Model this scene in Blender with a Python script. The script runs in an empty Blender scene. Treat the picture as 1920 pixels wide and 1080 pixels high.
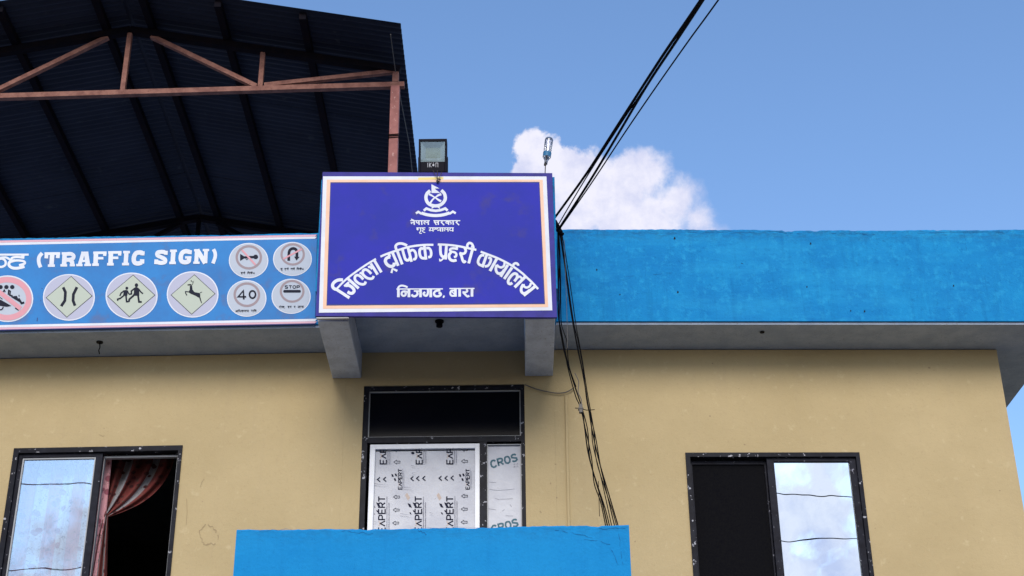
import bpy, math, random
from mathutils import Vector, Matrix
random.seed(7)
S = bpy.context.scene
COL = S.collection
R = math.radians

# ------------------------------------------------------------------ camera
FPX = 2911.0                      # focal length in pixels of a 1920 px wide picture
def _n(v): return v.normalized()
cD = _n(Vector((23., -1530., FPX)))                 # world +Y seen from the camera (right, up, forward)
cW = Vector((-60., 5540., FPX)); cW = _n(cW - cW.dot(cD)*cD)
cX = cD.cross(cW)
if cX[0] < 0: cX = -cX
EYE = Vector((0, 0, 1.6))
cam_d = bpy.data.cameras.new('camera'); cam = bpy.data.objects.new('camera', cam_d); COL.objects.link(cam)
right = Vector((cX[0], cD[0], cW[0])); up = Vector((cX[1], cD[1], cW[1])); fwd = Vector((cX[2], cD[2], cW[2]))
m = Matrix.Identity(4)
for i in range(3):
    m[i][0] = right[i]; m[i][1] = up[i]; m[i][2] = -fwd[i]; m[i][3] = EYE[i]
cam.matrix_world = m
cam_d.sensor_width = 36; cam_d.lens = FPX/1920*36
cam_d.clip_start = 0.05; cam_d.clip_end = 2000
S.camera = cam

def ray(px, py):
    v = Vector((px-960, 540-py, FPX))
    return Vector((v.dot(cX), v.dot(cD), v.dot(cW)))

# ------------------------------------------------------------------ light
SUN_EL, SUN_AZ = 31, 181          # azimuth clockwise from +Y
S.view_settings.view_transform = 'Standard'; S.view_settings.look = 'None'
S.view_settings.gamma = 1; S.view_settings.use_curve_mapping = False
S.view_settings.exposure = 1.05
sd = bpy.data.lights.new('sun', 'SUN'); sd.energy = 1.3; sd.angle = R(30); sd.color = (1, .94, .85)
sun = bpy.data.objects.new('sun', sd); COL.objects.link(sun)
sdir = Vector((math.sin(R(SUN_AZ))*math.cos(R(SUN_EL)), math.cos(R(SUN_AZ))*math.cos(R(SUN_EL)), math.sin(R(SUN_EL))))
sun.rotation_euler = sdir.to_track_quat('Z', 'Y').to_euler()
sun.location = sdir*50

class G:                           # tiny node-graph helper
    def __init__(s, nt): s.nt = nt; s.n = nt.nodes; s.l = nt.links
    def node(s, t, **k):
        n = s.n.new(t)
        for a, b in k.items(): setattr(n, a, b)
        return n
    def put(s, sock, v):
        if isinstance(v, bpy.types.NodeSocket): s.l.new(v, sock)
        elif isinstance(v, (tuple, list, Vector)) and len(v) == 3 and sock.type == 'RGBA': sock.default_value = (*v, 1)
        else: sock.default_value = v
    def math(s, op, a, b=0.0, c=0.0, clamp=False):
        n = s.node('ShaderNodeMath', operation=op, use_clamp=clamp)
        s.put(n.inputs[0], a); s.put(n.inputs[1], b); s.put(n.inputs[2], c); return n.outputs[0]
    def noise(s, vec, scale, detail=4, rough=.55, dist=0.0):
        n = s.node('ShaderNodeTexNoise'); s.put(n.inputs['Vector'], vec)
        n.inputs['Scale'].default_value = scale; n.inputs['Detail'].default_value = detail
        n.inputs['Roughness'].default_value = rough; n.inputs['Distortion'].default_value = dist
        return n.outputs['Fac']
    def mapr(s, v, a, b, c=0.0, d=1.0, smooth=False):
        n = s.node('ShaderNodeMapRange'); n.interpolation_type = 'SMOOTHSTEP' if smooth else 'LINEAR'
        s.put(n.inputs[0], v)
        for i, q in enumerate((a, b, c, d)): s.put(n.inputs[i+1], q)
        return n.outputs[0]
    def mix(s, f, a, b):
        n = s.node('ShaderNodeMix', data_type='RGBA')
        s.put(n.inputs[0], f); s.put(n.inputs[6], a); s.put(n.inputs[7], b); return n.outputs[2]
    def vscale(s, vec, sc):
        n = s.node('ShaderNodeVectorMath', operation='MULTIPLY'); s.put(n.inputs[0], vec); n.inputs[1].default_value = sc
        return n.outputs[0]

w = bpy.data.worlds.new('World'); S.world = w; w.use_nodes = True
w.node_tree.nodes.clear(); g = G(w.node_tree)
sky = g.node('ShaderNodeTexSky', sky_type='NISHITA'); sky.sun_disc = False
sky.sun_elevation = R(SUN_EL); sky.sun_rotation = R(SUN_AZ); sky.air_density = 1.15; sky.dust_density = 0.6; sky.ozone_density = 2.2
tc = g.node('ShaderNodeTexCoord').outputs['Generated']
sep = g.node('ShaderNodeSeparateXYZ'); g.put(sep.inputs[0], tc); dx, dy, dz = sep.outputs
# the cumulus behind the roof: lobes given as direction and angular radius
lobes = [((1013, 290), 54), ((985, 330), 42), ((1060, 330), 60), ((1110, 345), 62), ((1180, 345), 64),
         ((1215, 330), 52), ((1150, 400), 90), ((1060, 400), 80), ((1270, 380), 58), ((1310, 412), 48), ((1230, 420), 80), ((1325, 450), 50), ((960, 350), 26), ((1075, 425), 70), ((1150, 440), 80)]
nz1 = g.noise(tc, 34, 7, .62); nz2 = g.noise(tc, 9, 4, .55)
field = None
for (px, py), rad in lobes:
    d = ray(px, py).normalized()
    dn = g.node('ShaderNodeVectorMath', operation='DISTANCE'); g.put(dn.inputs[0], tc); dn.inputs[1].default_value = d
    f = g.math('MULTIPLY_ADD', dn.outputs['Value'], -FPX/rad*1.0, 1.0)
    field = f if field is None else g.math('SMOOTH_MAX', field, f, .25)
near = g.math('MULTIPLY_ADD', g.math('SUBTRACT', nz1, .5), 1.9, field)
m_near = g.mapr(near, .0, g.mapr(dx, .035, .125, .22, .85), smooth=True)
# broken cloud over the street side of the sky (it is what the panes mirror)
bias = g.mapr(dy, .45, -.35, -.26, .055, smooth=True)
fv = g.node('ShaderNodeVectorMath', operation='ADD'); g.put(fv.inputs[0], tc); fv.inputs[1].default_value = (3.1, 1.7, .4)
far = g.math('ADD', g.noise(fv.outputs[0], 4.2, 8, .6, .2), bias)
m_far = g.mapr(far, .485, .545, smooth=True)
msk = g.math('MAXIMUM', m_near, m_far)
shade = g.mapr(g.math('ADD', g.math('MULTIPLY', g.noise(tc, 13, 3, .5), .5), g.math('MULTIPLY', g.noise(tc, 46, 6, .65), .5)), .40, .58)
ccol = g.mix(shade, (0.31, 0.325, 0.44), (0.46, 0.45, 0.50))
skyc = g.node('ShaderNodeVectorMath', operation='MULTIPLY'); g.put(skyc.inputs[0], sky.outputs[0]); skyc.inputs[1].default_value = (.084, .095, .109)
upm = g.mapr(dz, -.02, .04)
c2 = g.mix(g.math('MULTIPLY', g.math('MULTIPLY', msk, upm), .93), skyc.outputs[0], ccol)
bg = g.node('ShaderNodeBackground'); g.put(bg.inputs[0], c2); bg.inputs[1].default_value = 1
out = g.node('ShaderNodeOutputWorld'); g.l.new(bg.outputs[0], out.inputs[0])

# ------------------------------------------------------------------ materials
def mat(name, col, rough=.8, col2=None, nscale=6, lo=.4, hi=.65, speck=None, sscale=60, sth=(.68, .74), bump=0, bscale=80,
        stretch=(1, 1, 1), metal=0, spec=.3):
    M = bpy.data.materials.new(name); M.use_nodes = True; g = G(M.node_tree)
    b = M.node_tree.nodes['Principled BSDF']
    tc = g.node('ShaderNodeNewGeometry').outputs['Position']
    v = g.vscale(tc, stretch)
    c = None
    if col2: c = g.mix(g.mapr(g.noise(v, nscale, 6, .62), lo, hi), col, col2)
    if speck: c = g.mix(g.mapr(g.noise(tc, sscale, 3, .6), *sth), c if c is not None else col, speck)
    g.put(b.inputs['Base Color'], c if c is not None else col)
    b.inputs['Roughness'].default_value = rough; b.inputs['Metallic'].default_value = metal
    b.inputs['Specular IOR Level'].default_value = spec
    if bump:
        bn = g.node('ShaderNodeBump'); bn.inputs['Strength'].default_value = bump; bn.inputs['Distance'].default_value = .01
        g.put(bn.inputs['Height'], g.noise(tc, bscale, 5, .6)); g.l.new(bn.outputs[0], b.inputs['Normal'])
    return M

def wall_mat():
    M = bpy.data.materials.new('cream_paint'); M.use_nodes = True; g = G(M.node_tree); b = M.node_tree.nodes['Principled BSDF']
    p = g.node('ShaderNodeNewGeometry').outputs['Position']
    c = g.mix(g.mapr(g.noise(p, 1.1, 5, .6), .35, .68), (.475, .372, .207), (.425, .33, .178))
    streak = g.noise(g.vscale(p, (7, 7, .5)), 1.6, 5, .65)
    c = g.mix(g.math('MULTIPLY', g.mapr(streak, .55, .8), .28), c, (.40, .31, .19))
    c = g.mix(g.math('MULTIPLY', g.mapr(g.noise(p, 45, 5, .7), .56, .72), .30), c, (.33, .24, .13))
    c = g.mix(g.math('MULTIPLY', g.mapr(g.noise(p, 14, 4, .6), .62, .72), .22), c, (.66, .56, .36))
    c = g.mix(g.mapr(g.noise(p, 19, 2, .5), .775, .79), c, (.30, .22, .13))
    g.put(b.inputs['Base Color'], c); b.inputs['Roughness'].default_value = .85; b.inputs['Specular IOR Level'].default_value = .2
    bn = g.node('ShaderNodeBump'); bn.inputs['Strength'].default_value = .22; bn.inputs['Distance'].default_value = .012
    h = g.math('ADD', g.noise(p, 60, 6, .7), g.math('MULTIPLY', g.noise(p, 3.5, 3, .5), 5.0))
    g.put(bn.inputs['Height'], h); g.l.new(bn.outputs[0], b.inputs['Normal'])
    return M
def blue_mat(name, a, bcol, dk, lt, top=7.663, wear=1.0):
    M = bpy.data.materials.new(name); M.use_nodes = True; g = G(M.node_tree); b = M.node_tree.nodes['Principled BSDF']
    p = g.node('ShaderNodeNewGeometry').outputs['Position']
    z = g.node('ShaderNodeSeparateXYZ'); g.put(z.inputs[0], p); z = z.outputs[2]
    c = g.mix(g.mapr(g.noise(p, 2.6, 6, .65), .35, .65), a, bcol)
    c = g.mix(g.math('MULTIPLY', g.mapr(g.noise(p, 16, 6, .7), .52, .68), .5*wear), c, lt)
    c = g.mix(g.math('MULTIPLY', g.mapr(g.noise(p, 28, 5, .7), .56, .72), .55*wear), c, dk)
    c = g.mix(g.math('MULTIPLY', g.mapr(g.noise(g.vscale(p, (9, 9, .7)), 1.5, 5, .7), .50, .72), .42*wear), c, dk)
    c = g.mix(g.math('MULTIPLY', g.mapr(g.noise(g.vscale(p, (1, 1, 5)), 1.1, 4, .6), .52, .70), .35*wear), c, lt)
    # grime soaked into the weathered top band
    edge = g.mapr(z, top-.13, top+.0); e = g.math('MULTIPLY', edge, g.mapr(g.noise(g.vscale(p, (3, 3, 9)), 4, 5, .7), .42, .62))
    c = g.mix(g.math('MULTIPLY', e, .6*wear), c, (.02, .07, .14))
    c = g.mix(g.mapr(g.noise(p, 13, 2, .5), .78, .79), c, (.01, .05, .12))
    g.put(b.inputs['Base Color'], c); b.inputs['Roughness'].default_value = .8; b.inputs['Specular IOR Level'].default_value = .08
    bn = g.node('ShaderNodeBump'); bn.inputs['Strength'].default_value = .5; bn.inputs['Distance'].default_value = .01
    g.put(bn.inputs['Height'], g.noise(p, 40, 6, .7)); g.l.new(bn.outputs[0], b.inputs['Normal'])
    return M
def glass_mat(name, refl, tint, rough=0.0):
    M = bpy.data.materials.new(name); M.use_nodes = True; M.node_tree.nodes.clear(); g = G(M.node_tree)
    a = g.node('ShaderNodeBsdfTransparent'); a.inputs[0].default_value = (*tint, 1)
    b = g.node('ShaderNodeBsdfGlossy'); b.inputs[0].default_value = (.84, .94, 1, 1); b.inputs['Roughness'].default_value = rough
    p = g.node('ShaderNodeNewGeometry').outputs['Position']
    bn = g.node('ShaderNodeBump'); bn.inputs['Strength'].default_value = .03; bn.inputs['Distance'].default_value = .02
    g.put(bn.inputs['Height'], g.noise(p, 2.2, 2)); g.l.new(bn.outputs[0], b.inputs['Normal'])
    mx = g.node('ShaderNodeMixShader'); mx.inputs[0].default_value = refl
    g.l.new(a.outputs[0], mx.inputs[1]); g.l.new(b.outputs[0], mx.inputs[2])
    o = g.node('ShaderNodeOutputMaterial'); g.l.new(mx.outputs[0], o.inputs[0]); return M
def curtain_mat(name='curtain_cloth', wc=(.26, .25, .27), rc=(.15, .024, .02), fc=(.05, .004, .006), lo=.28, sc=2.6):
    M = bpy.data.materials.new(name); M.use_nodes = True; g = G(M.node_tree); b = M.node_tree.nodes['Principled BSDF']
    uv = g.node('ShaderNodeTexCoord').outputs['UV']
    s = g.node('ShaderNodeSeparateXYZ'); g.put(s.inputs[0], uv)
    fr = g.math('FRACT', g.math('MULTIPLY', s.outputs[0], sc))
    stripe = g.math('GREATER_THAN', fr, lo)
    c = g.mix(stripe, wc, rc)
    vo = g.node('ShaderNodeTexVoronoi'); g.put(vo.inputs['Vector'], g.vscale(uv, (8, 12, 1))); vo.inputs['Scale'].default_value = 1
    fl = g.mapr(vo.outputs['Distance'], .36, .29)
    c = g.mix(fl, c, fc)
    vine = g.mapr(g.math('ABSOLUTE', g.math('SUBTRACT', g.noise(uv, 11, 2), .5)), .012, .004)
    c = g.mix(g.math('MULTIPLY', vine, .8), c, (.06, .07, .05))
    g.put(b.inputs['Base Color'], c); b.inputs['Roughness'].default_value = .9
    return M
MT = dict(
    wall=wall_mat(),
    blue=blue_mat('blue_parapet_paint', (.013, .235, .52), (.010, .185, .46), (.006, .12, .32), (.03, .34, .62)),
    bluebal=blue_mat('blue_balcony_paint', (.012, .235, .545), (.010, .215, .52), (.006, .13, .36), (.02, .28, .62), top=4.94, wear=.45),
    soffit=mat('grey_soffit_paint', (.34, .40, .50), .85, (.28, .34, .44), 6, .40, .60, (.24, .25, .28), 70, (.60, .72), bump=.4, bscale=50),
    beam=mat('grey_beam_paint', (.52, .58, .68), .85, (.42, .47, .56), 8, .40, .62, (.30, .31, .33), 70, (.60, .72), bump=.4, bscale=50),
    concrete=mat('bare_concrete', (.28, .27, .25), .9, (.2, .2, .19), 3, bump=.3),
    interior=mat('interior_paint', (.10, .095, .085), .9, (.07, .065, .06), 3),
    frame=mat('dark_window_frame', (.014, .015, .022), .4, (.007, .007, .011), 9, speck=(.38, .38, .42), sscale=26, sth=(.64, .68), metal=.0, spec=.07),
    framein=mat('dark_sash_frame', (.016, .017, .026), .45, (.008, .008, .013), 14, speck=(.25, .25, .3), sscale=38, sth=(.66, .71), spec=.07),
    alu=mat('light_bead', (.30, .31, .33), .4, spec=.5),
    screen=mat('insect_screen', (.007, .007, .008), .9, (.004, .004, .006), 90, spec=.04),
    transom=mat('dark_transom_glass', (.003, .004, .007), .15, (.005, .005, .008), 3, spec=.05),
    wframe=mat('white_aluminium', (.78, .79, .84), .4, (.70, .71, .76), 4, spec=.5),
    film=mat('silver_film', (.50, .51, .56), .45, (.42, .43, .49), 3.5, .4, .6, (.28, .29, .33), 30, (.70, .76), bump=.5, bscale=9, spec=.5),
    ink=mat('dark_ink', (.014, .016, .036), .6, spec=.06), teal=mat('teal_ink', (.05, .13, .17), .6), peachink=mat('faded_orange_ink', (.52, .42, .36), .6),
    greyink=mat('grey_ink', (.19, .19, .24), .6),
    panel=mat('indigo_flex', (.030, .033, .37), .6, (.026, .034, .32), 3, .4, .62, (.048, .046, .25), 5, (.58, .72), bump=.35, bscale=1.6, spec=.10),
    edge=mat('indigo_edge', (.04, .034, .26), .5, (.03, .028, .19), 9, spec=.1),
    white=mat('white_print', (.70, .73, .80), .6, (.62, .65, .72), 5, spec=.1), peach=mat('peach_print', (.78, .50, .36), .5, (.72, .44, .30), 6),
    yellow=mat('yellow_stain', (.75, .62, .22), .6),
    banner=mat('blue_flex', (.037, .215, .54), .55, (.040, .175, .45), 3, .38, .62, (.08, .16, .36), 6, (.56, .72), bump=.35, bscale=1.6, spec=.12),
    pink=mat('pink_print', (.62, .36, .44), .5), navy=mat('navy_edge', (.012, .02, .16), .5),
    lav=mat('disc_lavender', (.44, .45, .57), .6, spec=.1), lime=mat('disc_pale_green', (.46, .51, .44), .6, spec=.1), pblue=mat('disc_pale_blue', (.45, .50, .58), .6, spec=.1),
    ring=mat('faded_ring', (.27, .21, .235), .5), red=mat('faded_red_print', (.62, .28, .33), .5), black=mat('black_print', (.018, .02, .034), .6, spec=.06),
    rust=mat('red_oxide_steel', (.27, .125, .095), .75, (.17, .07, .055), 12, .4, .62, (.12, .05, .04), 40, (.62, .7), bump=.3),
    rustpale=mat('red_oxide_post', (.33, .13, .115), .7, (.24, .09, .08), 9, .4, .62, (.5, .3, .27), 30, (.64, .72), bump=.2),
    dark_shaded_steel=mat('dark_and_shaded_steel', (.006, .006, .010), .8, (.012, .008, .010), 10, spec=.03),  # purlins and rod are dark; top chords and far trusses get painted-in shade
    sheet=mat('roof_sheet_underside', (.020, .024, .040), .6, (.014, .017, .030), 1.4, .4, .6, (.035, .04, .05), 8, (.66, .72), spec=.15),
    cable=mat('black_cable', (.004, .004, .005), .8, spec=.05), cablegrey=mat('grey_cable', (.12, .11, .10), .6),
    lampbody=mat('black_lamp_housing', (.003, .003, .009), .5, spec=.08),
    reflector=mat('reflector', (.24, .27, .28), .35, (.20, .23, .24), 20), led=mat('led_chip', (.15, .17, .12), .5, (.11, .13, .09), 60),
    lampprint=mat('lamp_print', (.45, .46, .5), .5), labelblue=mat('bottle_label', (.03, .15, .30), .5),
    rod=mat('rusty_rod', (.05, .04, .035), .7), hole=mat('dark_hole', (.004, .004, .005), .9),
    asphalt=mat('asphalt', (.06, .06, .062), .9, (.045, .045, .047), 2, bump=.3), ground=mat('dusty_ground', (.26, .225, .18), .95, (.20, .17, .135), 1.2, bump=.3),
    crack=mat('flaked_plaster', (.33, .25, .14), .9), bluecrack=mat('dark_blue_crack', (.008, .09, .26), .9), curtain=curtain_mat(), curtainpale=curtain_mat('brightened_curtain_cloth', (.80, .86, .86), (.72, .34, .36), (.36, .10, .13), .46, 3.4),  # curtainpale: same cloth as curtain, brightness behind the pane put into its colour
    glassL=glass_mat('left_pane_glass', .36, (.86, .90, .93), .004), glassR=glass_mat('right_pane_mirror_glass', .90, (.3, .35, .4), .002),
    plastic=None)
_M = bpy.data.materials.new('clear_plastic'); _M.use_nodes = True; _M.node_tree.nodes.clear(); _g = G(_M.node_tree)
_a = _g.node('ShaderNodeBsdfTransparent'); _a.inputs[0].default_value = (.80, .82, .86, 1)
_b = _g.node('ShaderNodeBsdfGlossy'); _b.inputs['Roughness'].default_value = .08
_f = _g.node('ShaderNodeLayerWeight'); _f.inputs[0].default_value = .35
_x = _g.node('ShaderNodeMixShader'); _o = _g.node('ShaderNodeOutputMaterial')
_g.l.new(_g.math('MULTIPLY_ADD', _f.outputs['Fresnel'], .8, .06), _x.inputs[0]); _g.l.new(_a.outputs[0], _x.inputs[1]); _g.l.new(_b.outputs[0], _x.inputs[2]); _g.l.new(_x.outputs[0], _o.inputs[0])
MT['plastic'] = _M
sm = MT['screen']

# ------------------------------------------------------------------ object helpers
def tag(o, label=None, cat=None, group=None, kind=None):
    if label: o['label'] = label
    if cat: o['category'] = cat
    if group: o['group'] = group
    if kind: o['kind'] = kind
    return o
WORLD_LOC = {}
def empty(name, loc, label, cat, group=None):
    o = bpy.data.objects.new(name, None); COL.objects.link(o); o.location = loc; o.empty_display_size = .2
    WORLD_LOC[o.name] = Vector(loc); return tag(o, label, cat, group)
class MB:
    def __init__(s): s.v = []; s.f = []; s.uv = None
    def add(s, vs, fs):
        b = len(s.v); s.v += [Vector(v) for v in vs]; s.f += [tuple(b+i for i in f) for f in fs]; return s
    def box8(s, P):   # P: 8 points, bottom ring 0-3, top ring 4-7
        return s.add(P, [(3, 2, 1, 0), (4, 5, 6, 7), (0, 1, 5, 4), (1, 2, 6, 5), (2, 3, 7, 6), (3, 0, 4, 7)])
    def tube(s, pts, r, n=8, cap=True):
        pts = [Vector(p) for p in pts]; b = len(s.v); k = len(pts)
        rr = r if isinstance(r, (list, tuple)) else [r]*k
        for i, p in enumerate(pts):
            t = (pts[min(i+1, k-1)]-pts[max(i-1, 0)]).normalized()
            a = t.cross(Vector((0.13, 1, 0.07))).normalized(); c = t.cross(a)
            for j in range(n):
                q = 2*math.pi*j/n; s.v.append(p+a*math.cos(q)*rr[i]+c*math.sin(q)*rr[i])
        for i in range(k-1):
            for j in range(n):
                s.f.append((b+i*n+j, b+i*n+(j+1) % n, b+(i+1)*n+(j+1) % n, b+(i+1)*n+j))
        if cap:
            s.f.append(tuple(b+j for j in range(n))[::-1]); s.f.append(tuple(b+(k-1)*n+j for j in range(n)))
        return s
    def bar(s, a, b, w, h, upv=(0, 0, 1)):   # square section between two points
        a = Vector(a); b = Vector(b); t = (b-a).normalized(); u = Vector(upv); x = t.cross(u).normalized(); y = x.cross(t)
        P = []
        for q in (a, b):
            for (i, j) in ((-1, -1), (1, -1), (1, 1), (-1, 1)): P.append(q+x*i*w/2+y*j*h/2)
        return s.box8(P)
    def build(s, name, m, parent=None, bevel=0, smooth=False, origin=None):
        me = bpy.data.meshes.new(name)
        off = WORLD_OF(parent) if parent else Vector(origin if origin is not None else sum(s.v, Vector())/max(1, len(s.v)))
        me.from_pydata([v-off for v in s.v], [], s.f); me.materials.append(MT[m] if isinstance(m, str) else m)
        if s.uv:
            l = me.uv_layers.new(name='UVMap')
            for i, lo in enumerate(me.loops): l.data[i].uv = s.uv[lo.vertex_index]
        me.validate(); me.update()
        if smooth:
            for p in me.polygons: p.use_smooth = True
        o = bpy.data.objects.new(name, me); COL.objects.link(o)
        if parent: o.parent = parent; WORLD_LOC[o.name] = off
        else: o.location = off; WORLD_LOC[o.name] = off
        if bevel:
            b = o.modifiers.new('bevel', 'BEVEL'); b.width = bevel; b.segments = 2; b.limit_method = 'ANGLE'
        return o
def WORLD_OF(o): return WORLD_LOC[o.name]

class Frame:     # a vertical wall plane: s along it, off = towards the street, z up
    def __init__(s, x, y, deg): s.o = Vector((x, y, 0)); s.t = Vector((math.cos(R(deg)), math.sin(R(deg)), 0)); s.n = Vector((math.sin(R(deg)), -math.cos(R(deg)), 0))
    def pt(s, a, off, z): return s.o+s.t*a+s.n*off+Vector((0, 0, z))
    def hit(s, px, py, off=0.0):
        r = ray(px, py); k = (s.o+s.n*off-EYE); k.z = 0; t = k.dot(s.n)/r.dot(s.n); return EYE+r*t
    def sz(s, px, py, off=0.0):
        p = s.hit(px, py, off); return (p-s.o).dot(s.t), p.z
    def box(s, mb, a0, a1, o0, o1, z0, z1):
        return mb.box8([s.pt(a0, o1, z0), s.pt(a1, o1, z0), s.pt(a1, o0, z0), s.pt(a0, o0, z0),
                        s.pt(a0, o1, z1), s.pt(a1, o1, z1), s.pt(a1, o0, z1), s.pt(a0, o0, z1)])
FL, FC, FR = Frame(-1.32, 11, -1.0), Frame(0, 11, 0), Frame(.295, 11, 1.5)

# ---- flat lettering: strokes and polygons traced on a plane
def catmull(p, n=6):
    o = []
    for i in range(len(p)-1):
        a = p[max(i-1, 0)]; b = p[i]; c = p[i+1]; d = p[min(i+2, len(p)-1)]
        for k in range(n):
            t = k/n
            o.append(tuple(.5*((2*b[j])+(-a[j]+c[j])*t+(2*a[j]-5*b[j]+4*c[j]-d[j])*t*t+(-a[j]+3*b[j]-3*c[j]+d[j])*t**3) for j in (0, 1)))
    o.append(tuple(p[-1])); return o
def clip_poly(P, box):
    for ax, lim, sg in ((0, box[0], 1), (0, box[2], -1), (1, box[1], 1), (1, box[3], -1)):
        Q = []
        for i in range(len(P)):
            a, b = P[i-1], P[i]; da = (a[ax]-lim)*sg; db = (b[ax]-lim)*sg
            if da >= 0: 
                if db >= 0: Q.append(b)
                else: t = da/(da-db); Q.append((a[0]+(b[0]-a[0])*t, a[1]+(b[1]-a[1])*t))
            elif db >= 0: t = da/(da-db); Q += [(a[0]+(b[0]-a[0])*t, a[1]+(b[1]-a[1])*t), b]
        P = Q
        if len(P) < 3: return []
    return P
def inside(p, P):
    c = False
    for i in range(len(P)):
        a, b = P[i-1], P[i]
        if (a[1] > p[1]) != (b[1] > p[1]) and p[0] < (b[0]-a[0])*(p[1]-a[1])/(b[1]-a[1])+a[0]: c = not c
    return c
class Ink:
    """collects flat shapes in picture-tile units; place = function(px,py,lift)->world point on the sign"""
    def __init__(s, place, ox=0, oy=0, sc=1, lift=.0015, clip=None, skin=None): s.pl = place; s.ox, s.oy, s.sc = ox, oy, sc; s.mb = MB(); s.lift = lift; s.k = 0; s.clip = clip; s.shapes = {}; s.cur = 0
    def at(s, ox, oy, sc): s.ox, s.oy, s.sc = ox, oy, sc; return s
    def _poly(s, P, lift):
        P = [(s.ox+x/s.sc, s.oy+y/s.sc) for x, y in P]
        if s.clip: P = clip_poly(P, s.clip)
        if len(P) < 3: return
        s.shapes.setdefault(s.cur, []).append((P, [s.pl(x, y, lift) for x, y in P]))
    def nxt(s): s.k += 1; s.cur = s.k; return s.lift+s.k*.00004
    def poly(s, P): s._poly(P, s.nxt()); return s
    def ell(s, cx, cy, rx, ry, n=32, rot=0):
        c, q = math.cos(rot), math.sin(rot)
        return s.poly([(cx+rx*math.cos(a)*c-ry*math.sin(a)*q, cy+rx*math.cos(a)*q+ry*math.sin(a)*c) for a in [2*math.pi*i/n for i in range(n)]])
    def line(s, w, pts, curve=False, closed=False, taper=None):
        p = catmull(pts) if curve else [tuple(q) for q in pts]
        n = len(p); L = []; lift = s.nxt()
        for i in range(n):
            if closed: a, b, c = p[i-1], p[i], p[(i+1) % n]
            else: a, b, c = p[max(i-1, 0)], p[i], p[min(i+1, n-1)]
            def nrm(u, v):
                x, y = v[0]-u[0], v[1]-u[1]; d = math.hypot(x, y) or 1; return (-y/d, x/d)
            n1 = nrm(a, b) if a != b else nrm(b, c); n2 = nrm(b, c) if b != c else n1
            mx, my = n1[0]+n2[0], n1[1]+n2[1]; d = math.hypot(mx, my) or 1; mx, my = mx/d, my/d
            k = 1/max(.55, mx*n1[0]+my*n1[1])
            ww = w/2*k*(1 if not taper else taper[0]+(taper[1]-taper[0])*i/(n-1))
            L.append(((b[0]+mx*ww, b[1]+my*ww), (b[0]-mx*ww, b[1]-my*ww)))
        for i in range(n if closed else n-1):
            A, B = L[i], L[(i+1) % n]; s._poly([A[0], B[0], B[1], A[1]], lift)
        return s
    def ring(s, cx, cy, rx, ry, w, n=36):
        return s.line(w, [(cx+rx*math.cos(2*math.pi*i/n), cy+ry*math.sin(2*math.pi*i/n)) for i in range(n)], closed=True)
    def build(s, name, m, parent, join=False, gap=.9):
        ks = list(s.shapes); par = {k: k for k in ks}
        def find(k):
            while par[k] != k: k = par[k]
            return k
        def dense(k):
            o = []
            for P, _ in s.shapes[k]:
                for i in range(len(P)):
                    a, b = P[i-1], P[i]; n = max(1, int(math.hypot(a[0]-b[0], a[1]-b[1])/.8))
                    o += [(a[0]+(b[0]-a[0])*j/n, a[1]+(b[1]-a[1])*j/n) for j in range(n)]
            return o
        if not join:
            D = {k: dense(k) for k in ks}
            B = {k: (min(p[0] for p in D[k]), min(p[1] for p in D[k]), max(p[0] for p in D[k]), max(p[1] for p in D[k])) for k in ks}
            for i, a in enumerate(ks):
                for b in ks[i+1:]:
                    A_, B_ = B[a], B[b]
                    if A_[0] > B_[2]+gap or B_[0] > A_[2]+gap or A_[1] > B_[3]+gap or B_[1] > A_[3]+gap or find(a) == find(b): continue
                    if any((p[0]-q[0])**2+(p[1]-q[1])**2 < gap*gap for p in D[a] for q in D[b]) or any(inside(p, q[0]) for p in D[a][:1] for q in s.shapes[b]) or any(inside(p, q[0]) for p in D[b][:1] for q in s.shapes[a]): par[find(a)] = find(b)
        grp = {}
        for k in ks: grp.setdefault(0 if join else find(k), []).append(k)
        first = None
        for g_ in grp.values():
            mb = MB()
            for k in g_:
                for P, W in s.shapes[k]: mb.add(W, [tuple(range(len(W)))[::-1]])
            o = mb.build(name, m, parent); first = first or o
            if join and len(ks) > 1: o['kind'] = 'stuff'
        return first

# =================================================================== SETTING
mb = MB(); mb.add([(-600, -600, 0), (600, -600, 0), (600, 600, 0), (-600, 600, 0)], [(0, 1, 2, 3)])
tag(mb.build('ground', 'ground', origin=(0, 0, 0)), kind='structure')
mb = MB(); mb.add([(-400, -4.5, .006), (400, -4.5, .006), (400, 3.5, .006), (-400, 3.5, .006)], [(0, 1, 2, 3)])
tag(mb.build('road', 'asphalt', origin=(0, 0, 0)), kind='structure')

# =================================================================== BUILDING
ZS, ZT, ZR = 6.825, 7.663, 6.95          # soffit, parapet top, roof slab top
BL = empty('police_office_building', (-.5, 11, 0), 'cream painted office block with a bright blue roof parapet and grey eaves', 'building')

def wall_with_holes(fr, a0, a1, z0, z1, holes, th=.15, name='wall'):
    mb = MB(); xs = sorted({a0, a1, *[h[0] for h in holes], *[h[1] for h in holes]})
    for i in range(len(xs)-1):
        l, r = xs[i], xs[i+1]; hs = [h for h in holes if h[0] <= l+1e-6 and h[1] >= r-1e-6]
        if hs:
            h = hs[0]; fr.box(mb, l, r, -th, 0, z0, h[2]); fr.box(mb, l, r, -th, 0, h[3], z1)
        else: fr.box(mb, l, r, -th, 0, z0, z1)
    return mb.build(name, 'wall', BL)
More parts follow.
